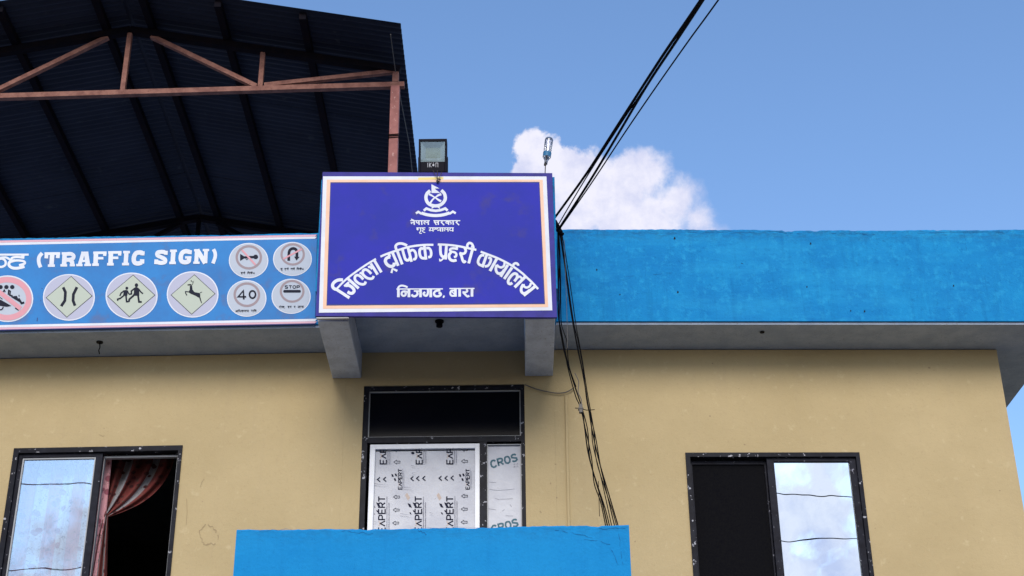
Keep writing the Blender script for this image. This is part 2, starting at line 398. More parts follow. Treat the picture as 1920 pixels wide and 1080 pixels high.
# openings from their corners on the wall plane
wl0, wlz = FL.sz(27, 842); wl1, _ = FL.sz(343, 836); wlz = 6.068; WLB = 4.72
wr0, wrz = FR.sz(1284.5, 848); wr1, _ = FR.sz(1610.5, 847.5); wrz = 5.962; WRB = 4.60
dr0, _ = FC.sz(682.5, 722); dr1, _ = FC.sz(983, 722); drz = 6.54; DRB = 3.95
wall_with_holes(FL, -8.0, .0, 0, 6.83, [(wl0, wl1, WLB, wlz)])
wall_with_holes(FC, -1.3195, .2945, 0, 6.83, [(dr0, dr1, DRB, drz)])
RC, _ = FR.sz(1872, 654)
RC = 3.50
wall_with_holes(FR, .0, RC, 0, 6.83, [(wr0, wr1, WRB, wrz)])
mb = MB(); FR.box(mb, RC-.15, RC, -7, -.151, 0, 6.83); mb.build('wall', 'wall', BL)
mb = MB(); FL.box(mb, -8.0, -7.85, -7, -.151, 0, 6.83); mb.build('wall', 'wall', BL)
mb = MB(); mb.box8([(-9.4, 18.0, 0), (3.7, 18.0, 0), (3.7, 18.2, 0), (-9.4, 18.2, 0), (-9.4, 18.0, 6.83), (3.7, 18.0, 6.83), (3.7, 18.2, 6.83), (-9.4, 18.2, 6.83)]); mb.build('wall', 'wall', BL)
# rooms behind the openings
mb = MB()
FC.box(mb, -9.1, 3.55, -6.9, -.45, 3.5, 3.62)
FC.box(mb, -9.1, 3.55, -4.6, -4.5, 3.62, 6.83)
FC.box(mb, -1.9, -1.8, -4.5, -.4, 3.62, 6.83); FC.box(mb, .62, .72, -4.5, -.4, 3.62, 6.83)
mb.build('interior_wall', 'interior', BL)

# slabs / soffits
def slab(fr, a0, a1, o0, o1, m='soffit', z0=ZS+.012, z1=ZR, ex=0):
    mb = MB(); fr.box(mb, a0, a1, o0, o1, z0+.0205, z1); fr.box(mb, a0, a1+ex, o0, .432, z0, z0+.02); return mb.build('eave_slab', m, BL)
slab(FL, -8.4, -.125, -6.9, .34)
slab(FR, .0, RC+.35, -6.9, .34, ex=.085)
mb = MB(); FC.box(mb, -1.20, .072, 0, .96, ZS, ZR-.002); FC.box(mb, -1.44, .29, -6.9, -.001, ZS+.012, ZR-.002); mb.build('eave_slab', 'soffit', BL)
# parapets with a slightly worn top edge
def parapet(fr, a0, a1, o0, o1, z0, z1, chips=(), m='blue', rough=.003):
    n = max(2, int(abs(a1-a0)/.025)); mb = MB(); rows = []
    random.seed(int(abs(a0*100)+z1*10))
    for i in range(n+1):
        a = a0+(a1-a0)*i/n; dz = random.uniform(-rough, rough*.5)+.004*math.sin(a*2.1)+.002*math.sin(a*9)
        for c, wd, dp in chips:
            if abs(a-c) < wd: dz -= dp*random.uniform(.6, 1)
        rows.append([fr.pt(a, o1, z0), fr.pt(a, o1, z1-.012+dz), fr.pt(a, o1-.010, z1+dz), fr.pt(a, o0, z1+random.uniform(-.002, .002)), fr.pt(a, o0, z0)])
    b = 0; vs = [p for r in rows for p in r]; fs = []
    for i in range(n):
        for j in range(5): fs.append((i*5+j, (i+1)*5+j, (i+1)*5+(j+1) % 5, i*5+(j+1) % 5))
    fs += [(4, 3, 2, 1, 0), tuple(n*5+j for j in range(5))]
    mb.add(vs, fs); return mb.build('parapet', m, BL)
chip_at = [(FR.sz(x, 431, .45)[0], wd, dp) for x, wd, dp in ((1478, .03, .012), (1530, .02, .008), (1600, .015, .006), (1230, .012, .006), (1760, .02, .006))]
parapet(FR, .0, RC+.45, .342, .45, ZS+.0325, ZT, chip_at)
parapet(FL, -8.5, -.125, .342, .45, ZS+.0325, ZT)
mb = MB(); FR.box(mb, RC+.352, RC+.45, -6.9, .340, ZS+.0325, ZT-.004); mb.build('parapet', 'blue', BL)
mb = MB(); FL.box(mb, -8.5, -8.402, -6.9, .340, ZS, ZT-.004); mb.build('parapet', 'blue', BL)
# projecting box over the door that carries the main sign
mb = MB(); FC.box(mb, -1.445, .31, .962, 1.04, ZS+.002, 7.775); mb.build('sign_upstand', 'blue', BL)
mb = MB(); FC.box(mb, -1.445, -1.36, .45, .960, ZS+.002, 7.77); mb.build('sign_upstand', 'blue', BL)
mb = MB(); FC.box(mb, .225, .31, .45, .960, ZS+.002, 7.77); mb.build('sign_upstand', 'blue', BL)
for x0, x1 in ((-1.424, -1.2005), (.0725, .289)):
    mb = MB(); FC.box(mb, x0, x1, .001, .99, 6.605, ZS+.0015); mb.build('beam', 'beam', BL, bevel=.006)
# balcony
bx0, bx1, bY, bz = -1.835, .728, 9.7, 4.94
FBAL = Frame(0, bY, 0)
n0 = parapet(FBAL, bx0, bx1, -.11, 0, 3.75, bz, [(-1.0, .02, .006), (-.3, .03, .005), (.5, .04, .006)], m='bluebal', rough=.003)
mb = MB(); mb.box8([(bx1-.11, 9.81, 3.75), (bx1, 9.81, 3.75), (bx1, 10.998, 3.75), (bx1-.11, 10.998, 3.75), (bx1-.11, 9.81, bz), (bx1, 9.81, bz), (bx1, 10.998, bz), (bx1-.11, 10.998, bz)]); mb.build('parapet', 'bluebal', BL)
mb = MB(); mb.box8([(bx0, 9.81, 3.75), (bx0+.11, 9.81, 3.75), (bx0+.11, 10.998, 3.75), (bx0, 10.998, 3.75), (bx0, 9.81, bz), (bx0+.11, 9.81, bz), (bx0+.11, 10.998, bz), (bx0, 10.998, bz)]); mb.build('parapet', 'bluebal', BL)
mb = MB(); FC.box(mb, bx0, bx1, .001, 1.3, 3.6, 3.749); mb.build('balcony_slab', 'soffit', BL)
# plastered conduit beside the door
c0, cz = FC.sz(1060.5, 742)
mb = MB(); FC.box(mb, c0-.010, c0+.010, .001, .016, 3.75, cz); 
for v in mb.v: v.x += (v.z-5.9)*.006
mb.build('conduit', 'wall', BL, bevel=.004)
# flaked patch and cracks on the left wall
def wall_place(fr): return lambda px, py, lift: (lambda a: fr.pt(a[0], lift, a[1]))(fr.sz(px, py))
ik = Ink(wall_place(FL), lift=.0012)
rng = random.Random(5); pts = []
for i in range(26):
    a = 2*math.pi*i/26; r = 1+rng.uniform(-.16, .16); pts.append((391+17*r*math.cos(a)+3*math.sin(a), 1003+18*r*math.sin(a)))
for i in range(26):
    if rng.random() < .72: ik.line(rng.uniform(.8, 2.2), [pts[i], pts[(i+1) % 26]])
ik.line(1.2, [(381, 1020), (386, 1022), (391, 1019)]); ik.line(1.0, [(383, 898), (378, 905), (376, 913)])
ik.line(.8, [(350, 935), (351, 960), (349, 985)]); ik.line(.8, [(186, 815), (193, 818), (196, 817)])
ik.build('flaked_edge', 'crack', BL, join=True)
ik = Ink(wall_place(FC), lift=.0012)
for q in ([(1012, 958), (1015, 962)], [(1040, 870), (1043, 871)], [(1032, 905), (1033, 908)]): ik.line(2, q)
ik.build('flaked_edge', 'crack', BL, join=True)
# nail holes in the blue parapet
def par_place(fr, off): return lambda px, py, lift: (lambda a: fr.pt(a[0], off+lift, a[1]))(fr.sz(px, py, off))
ik = Ink(par_place(FR, .45), lift=.001)
for x, y, r in ((1265, 447, 2.2), (1520, 457, 1.8), (1271, 548, 2), (1119, 506, 1.6), (1513, 538, 1.5), (1788, 536, 1.6), (1621, 584, 1.8), (1595, 583, 1.4)): ik.poly([(x-r, y+r), (x+r*.8, y+r*.7), (x+r*.5, y-r), (x-r*.4, y-r*1.3)])
ik.build('nail_hole', 'hole', BL)

# hairline cracks and chips in the blue render
def crackrun(ik, x0, y0, x1, y1, w, n, amp, rg):
    p = [(x0+(x1-x0)*i/n+rg.uniform(-amp, amp)*.6, y0+(y1-y0)*i/n+rg.uniform(-amp, amp)) for i in range(n+1)]
    for i in range(n):
        if rg.random() < .88: ik.line(w*rg.uniform(.2, .55), [p[i], p[i+1]])
rg = random.Random(11)
ik = Ink(wall_place(FBAL), lift=.001)
for a in ((452, 996, 560, 992, 1.2), (640, 995, 700, 1001, 1.5), (782, 993, 800, 1003, 2.2), (800, 990, 960, 990, .9), (1040, 994, 1110, 1008, 1.3), (1095, 1010, 1150, 1022, 1.2), (1120, 992, 1172, 990, 1.4), (1160, 1000, 1168, 1060, 1.1), (1146, 1030, 1158, 1058, 1.2)):
    crackrun(ik, *a[:5], 9, 1.8, rg)
ik.build('crack', 'bluecrack', BL, join=True)
ik = Ink(par_place(FR, .45), lift=.001)
for a in ((1290, 436, 1420, 436, 1.2), (1440, 434, 1500, 439, 1.6), (1600, 435, 1660, 452, 1.0), (1560, 438, 1640, 440, 1.0), (1808, 438, 1812, 470, .8), (1170, 520, 1260, 512, .8), (1700, 437, 1900, 434, .9)):
    crackrun(ik, *a[:5], 10, 1.6, rg)
ik.build('crack', 'bluecrack', BL, join=True)

# ---- windows
def ringframe(mb, fr, a0, a1, z0, z1, wl, wr, wt, wb, o0, o1):
    fr.box(mb, a0, a0+wl, o0, o1, z0, z1); fr.box(mb, a1-wr, a1, o0, o1, z0, z1)
    fr.box(mb, a0+wl, a1-wr, o0, o1, z1-wt, z1); fr.box(mb, a0+wl, a1-wr, o0, o1, z0, z0+wb); return mb
def pane(fr, a0, a1, z0, z1, o, th, m, parent, name='glass_pane'):
    mb = MB(); fr.box(mb, a0, a1, o-th, o, z0, z1); return mb.build(name, m, parent)
# left window
mb = MB(); ringframe(mb, FL, wl0, wl1, WLB, wlz, .040, .030, .040, .04, -.09, .012)
win = mb.build('window', 'frame', BL); win['label'] = 'left sliding window, half open with a floral curtain'
sm0 = FL.sz(183, 870)[0]
mb = MB(); ringframe(mb, FL, wl0+.040, sm0+.028, WLB+.04, wlz-.040, .028, .052, .030, .04, -.045, -.012); mb.build('sash', 'framein', win, bevel=.002)
mb = MB(); ringframe(mb, FL, wl0+.0685, sm0-.0245, WLB+.0805, wlz-.0705, .010, .010, .012, .01, -.030, -.0205); mb.build('glazing_bead', 'alu', win)
pane(FL, wl0+.0685, sm0-.0245, WLB+.0805, wlz-.0705, -.0315, .004, 'glassL', win)
mb = MB(); ringframe(mb, FL, sm0+.03, wl1-.031, WLB+.04, wlz-.055, .004, .016, .014, .02, -.085, -.050); mb.build('screen_track', 'alu', win)
# right window
mb = MB(); ringframe(mb, FR, wr0, wr1, WRB, wrz, .034, .030, .034, .04, -.09, .012)
win2 = mb.build('window', 'frame', BL); win2['label'] = 'right sliding window with one mirror pane and a dark insect screen'
sr0 = FR.sz(1446, 870)[0]
mb = MB(); ringframe(mb, FR, sr0-.030, wr1-.030, WRB+.04, wrz-.034, .055, .052, .030, .04, -.045, -.012); mb.build('sash', 'framein', win2, bevel=.002)
pane(FR, sr0+.0255, wr1-.0825, WRB+.0805, wrz-.0645, -.030, .004, 'glassR', win2)
mb = MB(); ringframe(mb, FR, wr0+.036, sr0-.031, WRB+.04, wrz-.042, .018, .012, .03, .03, -.080, -.050); mb.build('sash', 'framein', win2)
pane(FR, wr0+.0545, sr0-.0435, WRB+.0705, wrz-.0725, -.062, .002, 'screen', win2, 'insect_screen')

# ---- door
mb = MB(); ringframe(mb, FC, dr0, dr1, DRB, drz, .040, .030, .034, .05, -.10, -.012)
zt = FC.sz(830, 822)[1]
FC.box(mb, dr0+.040, dr1-.030, -.10, -.020, zt-.022, zt+.024)
mu0 = FC.sz(899.5, 900)[0]; mu1 = FC.sz(913, 900)[0]
FC.box(mb, mu0, mu1, -.10, -.022, DRB+.05, zt-.0225)
door = mb.build('door', 'frame', BL); door['label'] = 'balcony door with a black transom and film covered silver panels'
mb = MB(); ringframe(mb, FC, dr0+.0405, dr1-.0305, zt+.0245, drz-.0345, .008, .008, .010, .008, -.055, -.035); mb.build('transom_bead', 'alu', door)
pane(FC, dr0+.049, dr1-.039, zt+.033, drz-.045, -.045, .005, 'transom', door, 'transom_pane')
la0 = FC.sz(691, 900)[0]; la1 = mu0-.001; lz = FC.sz(800, 829.5)[1]
mb = MB(); ringframe(mb, FC, la0, la1, DRB+.052, lz, .040, .036, .038, .08, -.075, -.030); mb.build('leaf_frame', 'wframe', door, bevel=.002)
pane(FC, la0+.0405, la1-.0365, DRB+.1325, lz-.0485, -.055, .006, 'film', door, 'panel')
rp0 = mu1+.001; rp1 = dr1-.031; rz = FC.sz(940, 830)[1]
pane(FC, rp0+.006, rp1-.006, DRB+.06, rz-.006, -.050, .006, 'film', door, 'panel')
mb = MB(); ringframe(mb, FC, rp0, rp1, DRB+.052, rz, .0055, .0055, .0055, .006, -.060, -.030); mb.build('panel_bead', 'alu', door)

# ---- prints on the film
LAT = {
 'A': [[(0, 1), (.5, 0), (1, 1)], [(.2, .68), (.8, .68)]], 'V': [[(0, 0), (.5, 1), (1, 0)]], '^': [[(0, 1), (.5, .25), (1, 1)]],
 'C': [[(.95, .2), (.75, .03), (.4, .0), (.1, .2), (.02, .5), (.1, .8), (.4, 1), (.75, .97), (.95, .8)]],
 'E': [[(.95, 0), (.05, 0), (.05, 1), (.95, 1)], [(.05, .5), (.8, .5)]], 'I': [[(.5, 0), (.5, 1)]], 'K': [[(.1, 0), (.1, 1)], [(.9, 0), (.15, .55), (.95, 1)]],
 'N': [[(.1, 1), (.1, .1), (.9, .1), (.9, 1)]],
 'O': [[(.5, 0), (.85, .12), (1, .5), (.85, .88), (.5, 1), (.15, .88), (0, .5), (.15, .12), (.5, 0)]],
 'P': [[(.06, 1), (.06, .02), (.6, .02), (.9, .12), (.93, .3), (.85, .5), (.6, .56), (.06, .56)]],
 'R': [[(.06, 1), (.06, .02), (.6, .02), (.9, .12), (.93, .28), (.85, .46), (.6, .54), (.06, .54)], [(.5, .54), (.95, 1)]],
 'S': [[(.93, .18), (.7, .02), (.35, .0), (.08, .15), (.1, .38), (.5, .5), (.9, .62), (.93, .86), (.65, 1), (.3, 1), (.05, .84)]],
 'T': [[(0, .03), (1, .03)], [(.5, .03), (.5, 1)]], '4': [[(.78, 1), (.78, 0), (.05, .72), (1, .72)]]}
def latin(ik, txt, o, dx, dy, w, adv=1.25):     # o = top-left; dx = letter width vector, dy = letter height vector
    for i, ch in enumerate(txt):
        for st in LAT.get(ch, []):
            ik.line(w, [(o[0]+dx[0]*(i*adv+u)+dy[0]*v, o[1]+dx[1]*(i*adv+u)+dy[1]*v) for u, v in st])
def fplace(off): return lambda px, py, lift: (lambda a: FC.pt(a[0], off+lift, a[1]))(FC.sz(px, py, off))
pT = (lz-.0485); panel_clip = (702, 842.2, 888, 1050)
ik = Ink(fplace(-.055), 680, 820, 6.353, .0008, clip=panel_clip); gy = Ink(fplace(-.055), 680, 820, 6.353, .0008, clip=panel_clip); pe = Ink(fplace(-.055), 680, 820, 6.353, .0006, clip=panel_clip)
def expert(x, ybot, h, l, w, n=6):
    adv = l*1.22
    for i, ch in enumerate('E^PERT'[:n]):
        for st in LAT[ch]:
            ik.line(w, [(x+h*v, ybot-adv*i-l*u) for u, v in st])
    pe.line(w*.8, [(x+h*.0, ybot-adv-l*.05), (x+h*.38, ybot-adv-l*.5), (x+h*.0, ybot-adv-l*.95)])
    top = ybot-adv*n
    for k, (xx, ln) in enumerate(((x+h*1.28, .95), (x+h*1.6, .8))):
        y = ybot-4
        while y > ybot-(ybot-top)*ln:
            s_ = random.uniform(5, 13); gy.line(h*.10, [(xx, y), (xx, y-s_)]); 
            if random.random() < .5: gy.line(h*.06, [(xx-h*.07, y), (xx-h*.07, y-s_*.6)])
            y -= s_+random.uniform(2, 6)
for x in (190, 625, 1000):
    expert(x, 1130, 78, 60, 15)
    for (a, b) in ((-65, 810), (-5, 800)): 
        if x+a > 100: ik.poly([(x+a-25, b-25), (x+a+8, b-15), (x+a+28, b+30), (x+a-5, b+20)])
    for (a, b) in ((-55, 905), (-15, 880)): ik.poly([(x+a-14, b-14), (x+a+4, b-8), (x+a+14, b+16), (x+a-4, b+10)])
    pe.poly([(x-120, 690), (x-95, 660), (x-60, 720), (x-85, 755)])
for x in (210, 638, 1003): expert(x, 320, 72, 56, 14, 3)
for x in (425, 1230): expert(x, 620, 42, 34, 9); [ik.poly([(x+a-16, b-14), (x+a+4, b-14), (x+a+14, b+14), (x+a-6, b+16)]) for a, b in ((-68, 455), (-28, 448), (-38, 503))]
for x, y in ((410, 295), (405, 710), (400, 865), (395, 1020), (1215, 285), (1215, 700), (1212, 855), (1210, 1010), (410, 150), (1215, 145)):
    ik.line(5, [(x-38, y), (x-5, y-22), (x-5, y-10), (x+36, y-10), (x+36, y+12), (x-5, y+12), (x-5, y+24)], closed=True)
for x, y in ((190, 503), (262, 500), (588, 492), (656, 490), (728, 490), (924, 488), (994, 487), (1066, 485)): ik.line(11, [(x+16, y-26), (x-14, y), (x+20, y+28)])
ik.ell(598, 188, 20, 14)
for q in ([(135, 560), (210, 572), (310, 580)], [(495, 605), (540, 608), (600, 618)], [(450, 920), (520, 928), (580, 940)], [(120, 1010), (180, 1022)], [(580, 345), (640, 360)], [(800, 905), (840, 918)], [(590, 440), (640, 425)]): gy.line(6, q, taper=(1, .2))
ik.build('film_print', 'ink', door); gy.build('film_small_print', 'greyink', door, join=True); pe.build('film_print', 'peachink', door)
cr = Ink(fplace(-.050), 680, 820, 6.353, .0008)
latin(cr, 'CROS', (1518, 285), (62, -18), (20, 80), 21, 1.32)
latin(cr, 'CROS', (1528, 1060), (62, -18), (20, 80), 21, 1.32)
cr.build('film_print', 'teal', door)
g2 = Ink(fplace(-.050), 680, 820, 6.353, .0008)
for y in (315, 345): latin(g2, 'RIN', (1800, y), (14, -2), (2, 18), 3.5, 1.3)
for q in ([(1510, 535), (1590, 540)], [(1510, 620), (1600, 632), (1720, 625), (1810, 615)], [(1575, 725), (1630, 745)], [(1640, 738), (1790, 732)], [(1660, 880), (1690, 860)], [(1755, 800), (1775, 830)], [(1500, 850), (1590, 865)], [(1700, 935), (1790, 938)]): g2.line(4, q)
g2.build('film_small_print', 'greyink', door, join=True)

# =================================================================== CURTAINS
def curtain(name, grid, uvf, label, m='curtain'):
    mb = MB(); nr = len(grid); nc = len(grid[0]); mb.uv = []
    for i, r in enumerate(grid):
        for j, p in enumerate(r): mb.v.append(p); mb.uv.append(uvf(j/(nc-1), i/(nr-1)))
    for i in range(nr-1):
        for j in range(nc-1): mb.f.append((i*nc+j, i*nc+j+1, (i+1)*nc+j+1, (i+1)*nc+j))
    o = mb.build(name, m, None, smooth=True)
    sl = o.modifiers.new('cloth', 'SOLIDIFY'); sl.thickness = .002
    return tag(o, label, 'curtain', 'curtains in the left window')
g1 = []
a0, a1 = wl0+.02, sm0+.05
for i in range(24):
    v = i/23; row = []
    for j in range(80):
        u = j/79; a = a0+(a1-a0)*u; z = 6.10-1.5*v
        row.append(FL.pt(a, -.20+.022*math.sin(u*34+1.2*math.sin(v*3))+.008*math.sin(u*71), z))
    g1.append(row)
curtain('curtain', g1, lambda u, v: (u*1.05+.1, v*1.6), 'pale flowered striped curtain hanging straight behind the closed left pane', 'curtainpale')
def CP(px, py, off): a, z = FL.sz(px, py, off); return FL.pt(a, off, z)
zc = lambda x, y: (x/3.857, 800+y/3.857)
g1 = []
# swag: from the rail down to the tie
for i in range(22):
    v = i/21; row = []
    for j in range(60):
        u = j/59; A = (735+(1262-735)*u, 215.); K = (752+30*u, 632+22*u)
        e = v**(1.0+.5*u); sag = 70*math.sin(math.pi*v)*(u**1.6)
        x = A[0]+(K[0]-A[0])*e; y = A[1]+(K[1]-A[1])*v+sag*.9
        x += sag*.10
        px, py = zc(x, y); row.append(CP(px, py, -.20-.17*(1-v)+(.034*(1-v)+.014)*math.sin(u*30+2*v)))
    g1.append(row)
# tail below the tie
for i in range(1, 18):
    v = i/17; row = []
    for j in range(60):
        u = j/59; x0 = 752-110*v**.8; x1 = 782-12*v
        x = x0+(x1-x0)*u; y = 640+520*v+16*u*(1-v)
        px, py = zc(x, y); row.append(CP(px, py, -.20+.02*math.sin(u*17)*min(1, v*4+.3)))
    g1.append(row)
curtain('curtain', g1, lambda u, v: (u*1.05+.02, v*1.9), 'red floral curtain tied back in the open half of the window')
mb = MB(); mb.tube([FL.pt(wl0-.05, -.20, 6.13), FL.pt(wl1+.05, -.20, 6.13)], .010, 8)
tag(mb.build('curtain_rod', 'dark_shaded_steel'), 'dark rod the curtains of the left window hang from', 'rod')

# =================================================================== ROOFTOP SHED
SHED = empty('rooftop_shed', (-3.5, 14, ZR), 'open steel roof shed with dark corrugated sheets and red oxide trusses', 'shed')
RX, RZ, HW, SL = -3.50, 10.475, 2.53, .195
def sheet(side, y0, y1, lift):
    n = int(round((y1-y0)/.0095)); mb = MB(); b = []
    for k in (0, 1):
        for i in range(n+1):
            y = y0+(y1-y0)*i/n; wv = .009*math.sin(2*math.pi*y/.076)
            for q in (0, .5, 1):
                x = RX+side*(.02+(HW-.02)*q); z = RZ-SL*(HW*q)+wv+lift-k*.0015; mb.v.append(Vector((x, y, z)))
    N = 3*(n+1)
    for k in (0, 1):
        for i in range(n):
            for q in (0, 1):
                a = k*N+i*3+q; f = (a, a+1, a+4, a+3); mb.f.append(f if k == 0 else f[::-1])
    for i in range(n): mb.f.append((i*3+2, N+i*3+2, N+i*3+5, i*3+5))
    mb.build('roof_sheet', 'sheet', SHED, smooth=True)
y = 10.93; k = 0
while y < 17.6:
    for sd_ in (-1, 1): sheet(sd_, y, y+.87, .004*(k % 2))
    y += .80; k += 1
mb = MB(); P = []
for yy in (10.93, 17.65):
    P += [(RX-.22, yy, RZ-.22*SL+.016), (RX, yy, RZ+.022), (RX+.22, yy, RZ-.22*SL+.016), (RX, yy, RZ+.017)]
mb.add(P, [(0, 1, 5, 4), (1, 2, 6, 5), (3, 0, 4, 7), (2, 3, 7, 6), (0, 3, 2, 1), (4, 5, 6, 7)]); mb.build('ridge_cap', 'sheet', SHED)
for px in (-4.53, -3.72, -3.30, -2.60, -1.84, -5.35):
    z = RZ-SL*abs(px-RX)-.047
    mb = MB(); mb.bar((px, 10.98, z), (px, 17.6, z), .06, .07); mb.build('purlin', 'dark_shaded_steel', SHED)
def ztop(x): return RZ-SL*abs(x-RX)-.115
def zbot(x): return 9.717+.0215*(x+1.02)
ups = (0, 1, 0)
for ty in (11.5, 14.9, 17.4):
    t = bpy.data.objects.new('truss', None); COL.objects.link(t); t.parent = SHED; t.location = Vector((0, 0, 0)); WORLD_LOC[t.name] = WORLD_OF(SHED)
    def tb(nm, a, b, w=.048, m=None):
        m = m or ('rust' if ty < 12 else 'dark_shaded_steel')  # far trusses: shade under the roof is put into the steel colour
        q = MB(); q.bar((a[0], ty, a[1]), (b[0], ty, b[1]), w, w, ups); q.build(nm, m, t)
    e = 2.47
    tb('bottom_chord', (RX-e-.04, zbot(RX-e)), (RX+e+.06, zbot(RX+e)), .050)
    for sd_ in (-1, 1):
        tb('top_chord', (RX+sd_*.0, ztop(RX)), (RX+sd_*(e+.02), ztop(RX+sd_*e)), .065, 'dark_shaded_steel')  # painted like the other bars; its shadow against the sheets is in the colour
        tb('diagonal', (RX+sd_*.20, ztop(RX+.2)-.03), (RX+sd_*1.20, zbot(RX+sd_*1.2)+.03), .042)
        tb('web_post', (RX+sd_*1.235, zbot(RX+sd_*1.23)+.026), (RX+sd_*1.235, ztop(RX+1.235)-.03), .042)
        tb('diagonal', (RX+sd_*1.27, zbot(RX+sd_*1.27)+.04), (RX+sd_*(e-.05), ztop(RX+e)-.012), .040)
        q = MB(); x = RX+sd_*(e-.02); q.box8([(x-.04, ty-.039, ZR), (x+.04, ty-.039, ZR), (x+.04, ty+.041, ZR), (x-.04, ty+.041, ZR),
              (x-.04, ty-.039, zbot(x)-.026), (x+.04, ty-.039, zbot(x)-.026), (x+.04, ty+.041, zbot(x)-.026), (x-.04, ty+.041, zbot(x)-.026)])
        q.build('column', 'rustpale', SHED, bevel=.004)
        q = MB(); q.box8([(x-.028, ty-.028, zbot(x)+.026), (x+.028, ty-.028, zbot(x)+.026), (x+.028, ty+.028, zbot(x)+.026), (x-.028, ty+.028, zbot(x)+.026),
              (x-.028, ty-.028, ztop(x)-.03), (x+.028, ty-.028, ztop(x)-.03), (x+.028, ty+.028, ztop(x)-.03), (x-.028, ty+.028, ztop(x)-.03)])
        q.build('column_stub', 'rust', SHED)
    q = MB(); q.bar((RX, ty, zbot(RX)+.026), (RX, ty, ztop(RX)-.03), .042, .042, ups); q.build('king_post', 'rust' if ty < 12 else 'dark_shaded_steel', t)
# wire lashed round the near post, thin cord down the eave
cx_ = RX+2.45
mb = MB()
for dz_ in (0, .018, .032):
    z0_ = 9.13+dz_; mb.tube([(cx_-.045, 11.456, z0_), (cx_+.045, 11.456, z0_+.006), (cx_+.045, 11.546, z0_+.01), (cx_-.045, 11.546, z0_), (cx_-.045, 11.456, z0_)], .004, 5)
tag(mb.build('lashing_wire', 'cable'), 'dark wire wound round the red shed post above the sign', 'wire')
mb = MB(); mb.tube([(-1.06, 10.99, 9.90), (-1.05, 11.5, 9.84), (-1.0, 12.6, 9.80), (-1.02, 14.8, 9.85)], .004, 5)
tag(mb.build('eave_cord', 'cablegrey'), 'thin cord running back under the right eave of the shed', 'cord')

# =================================================================== MAIN SIGN
FS = Frame(0, 9.93, .9)
def sgn(px, py, lift=0.0): a, z = FS.sz(px, py); return FS.pt(a, lift, z)
SG = empty('office_sign_board', tuple(FS.pt(-.56, 0, 6.6)), 'large indigo office sign with white curved lettering and a white and peach border', 'sign board')
def slabquad(q, depth, lift, nm, m, par):
    f = [sgn(x, y, lift) for x, y in q]; bk = [p-FS.n*depth for p in f]
    mb = MB(); mb.box8([f[3], f[2], bk[2], bk[3], f[0], f[1], bk[1], bk[0]]); return mb.build(nm, m, par)
slabquad([(605, 322.5), (1035.5, 324.5), (1044.5, 595), (591.5, 592.5)], .022, 0, 'backing_frame', 'edge', SG)
slabquad([(605.8, 330.8), (1024.6, 331), (1035.6, 582), (598, 586.4)], .0005, .0012, 'white_border', 'white', SG)
slabquad([(612.8, 337), (1017.6, 337), (1027.8, 576), (605.5, 579.2)], .0005, .0022, 'peach_border', 'peach', SG)
# darker lines around the field and the field itself
slabquad([(619.5, 342), (1011.6, 341.2), (1022, 570.6), (612.2, 573.3)], .0005, .0030, 'field_outline', 'navy', SG)
slabquad([(620.6, 344.2), (1010.4, 343.4), (1020.2, 568.6), (613.6, 571)], .0005, .0038, 'field', 'panel', SG)
LIFT = .0048
t = Ink(sgn, 616, 480, 12, LIFT)
t.line(44, [(150, 780), (230, 698), (310, 615), (400, 530), (480, 464), (600, 376), (750, 270), (890, 178), (1068, 72)], True)
t.line(66, [(160, 745), (472, 948)]); t.line(70, [(326, 545), (255, 543), (180, 562), (118, 610), (90, 670), (110, 725), (165, 760)], True)
t.line(64, [(440, 520), (680, 735)]); t.line(52, [(355, 690), (462, 596)])
t.line(68, [(392, 672), (470, 672), (545, 725), (578, 790), (545, 838), (490, 846), (430, 812)], True)
for ddx, ddy in ((0, 0), (178, -126)):
    t.line(58, [(782+ddx, 535+ddy), (722+ddx, 470+ddy), (655+ddx, 438+ddy), (600+ddx, 468+ddy), (600+ddx, 545+ddy), (675+ddx, 618+ddy), (755+ddx, 645+ddy), (815+ddx, 632+ddy), (838+ddx, 582+ddy)], True)
t.line(48, [(700, 385), (745, 398), (790, 448)]); t.line(48, [(890, 262), (925, 248), (985, 300)])
t.line(62, [(950, 175), (1105, 425)]); t.line(62, [(1030, 105), (1190, 375)])
t.at(706, 450, 15.427)
t.line(62, [(115, 490), (300, 413), (500, 342), (700, 280), (900, 218), (1150, 175), (1400, 152), (1645, 150)], True)
t.line(74, [(885, 172), (810, 135), (700, 110), (600, 132), (552, 200), (580, 300)], True)
t.line(80, [(350, 400), (385, 500)]); t.line(92, [(395, 500), (300, 530), (256, 610), (290, 700), (375, 765), (460, 768), (510, 725), (510, 665)], True)
t.line(50, [(462, 825), (432, 965)], taper=(.8, 1.3)); t.line(50, [(455, 835), (600, 905)], taper=(.8, 1.4))
t.line(80, [(460, 370), (628, 755)]); t.line(80, [(590, 300), (745, 715)])
t.line(78, [(748, 270), (790, 430), (835, 560), (890, 598), (945, 575), (965, 520)], True); t.line(78, [(910, 230), (1015, 640)])
t.line(72, [(965, 340), (1030, 302), (1100, 330), (1140, 420), (1142, 510), (1110, 565), (1062, 560)], True)
t.line(78, [(1382, 165), (1432, 578)]); t.line(78, [(1355, 265), (1290, 255), (1250, 310), (1248, 400), (1275, 490), (1330, 535), (1400, 535)], True)
t.line(74, [(1440, 250), (1510, 245), (1565, 310), (1582, 410), (1560, 490), (1495, 510)], True)
t.at(816, 450, 15.427)
t.line(62, [(75, 140), (300, 148), (500, 166), (700, 195), (900, 236), (1050, 268), (1190, 296)], True)
t.line(78, [(150, 160), (152, 330), (168, 430), (215, 492), (275, 488), (310, 430)], True); t.line(80, [(325, 170), (300, 575)])
t.line(48, [(250, 515), (205, 575), (140, 618)], True); t.line(46, [(125, 550), (145, 625)], taper=(.5, 1.2))
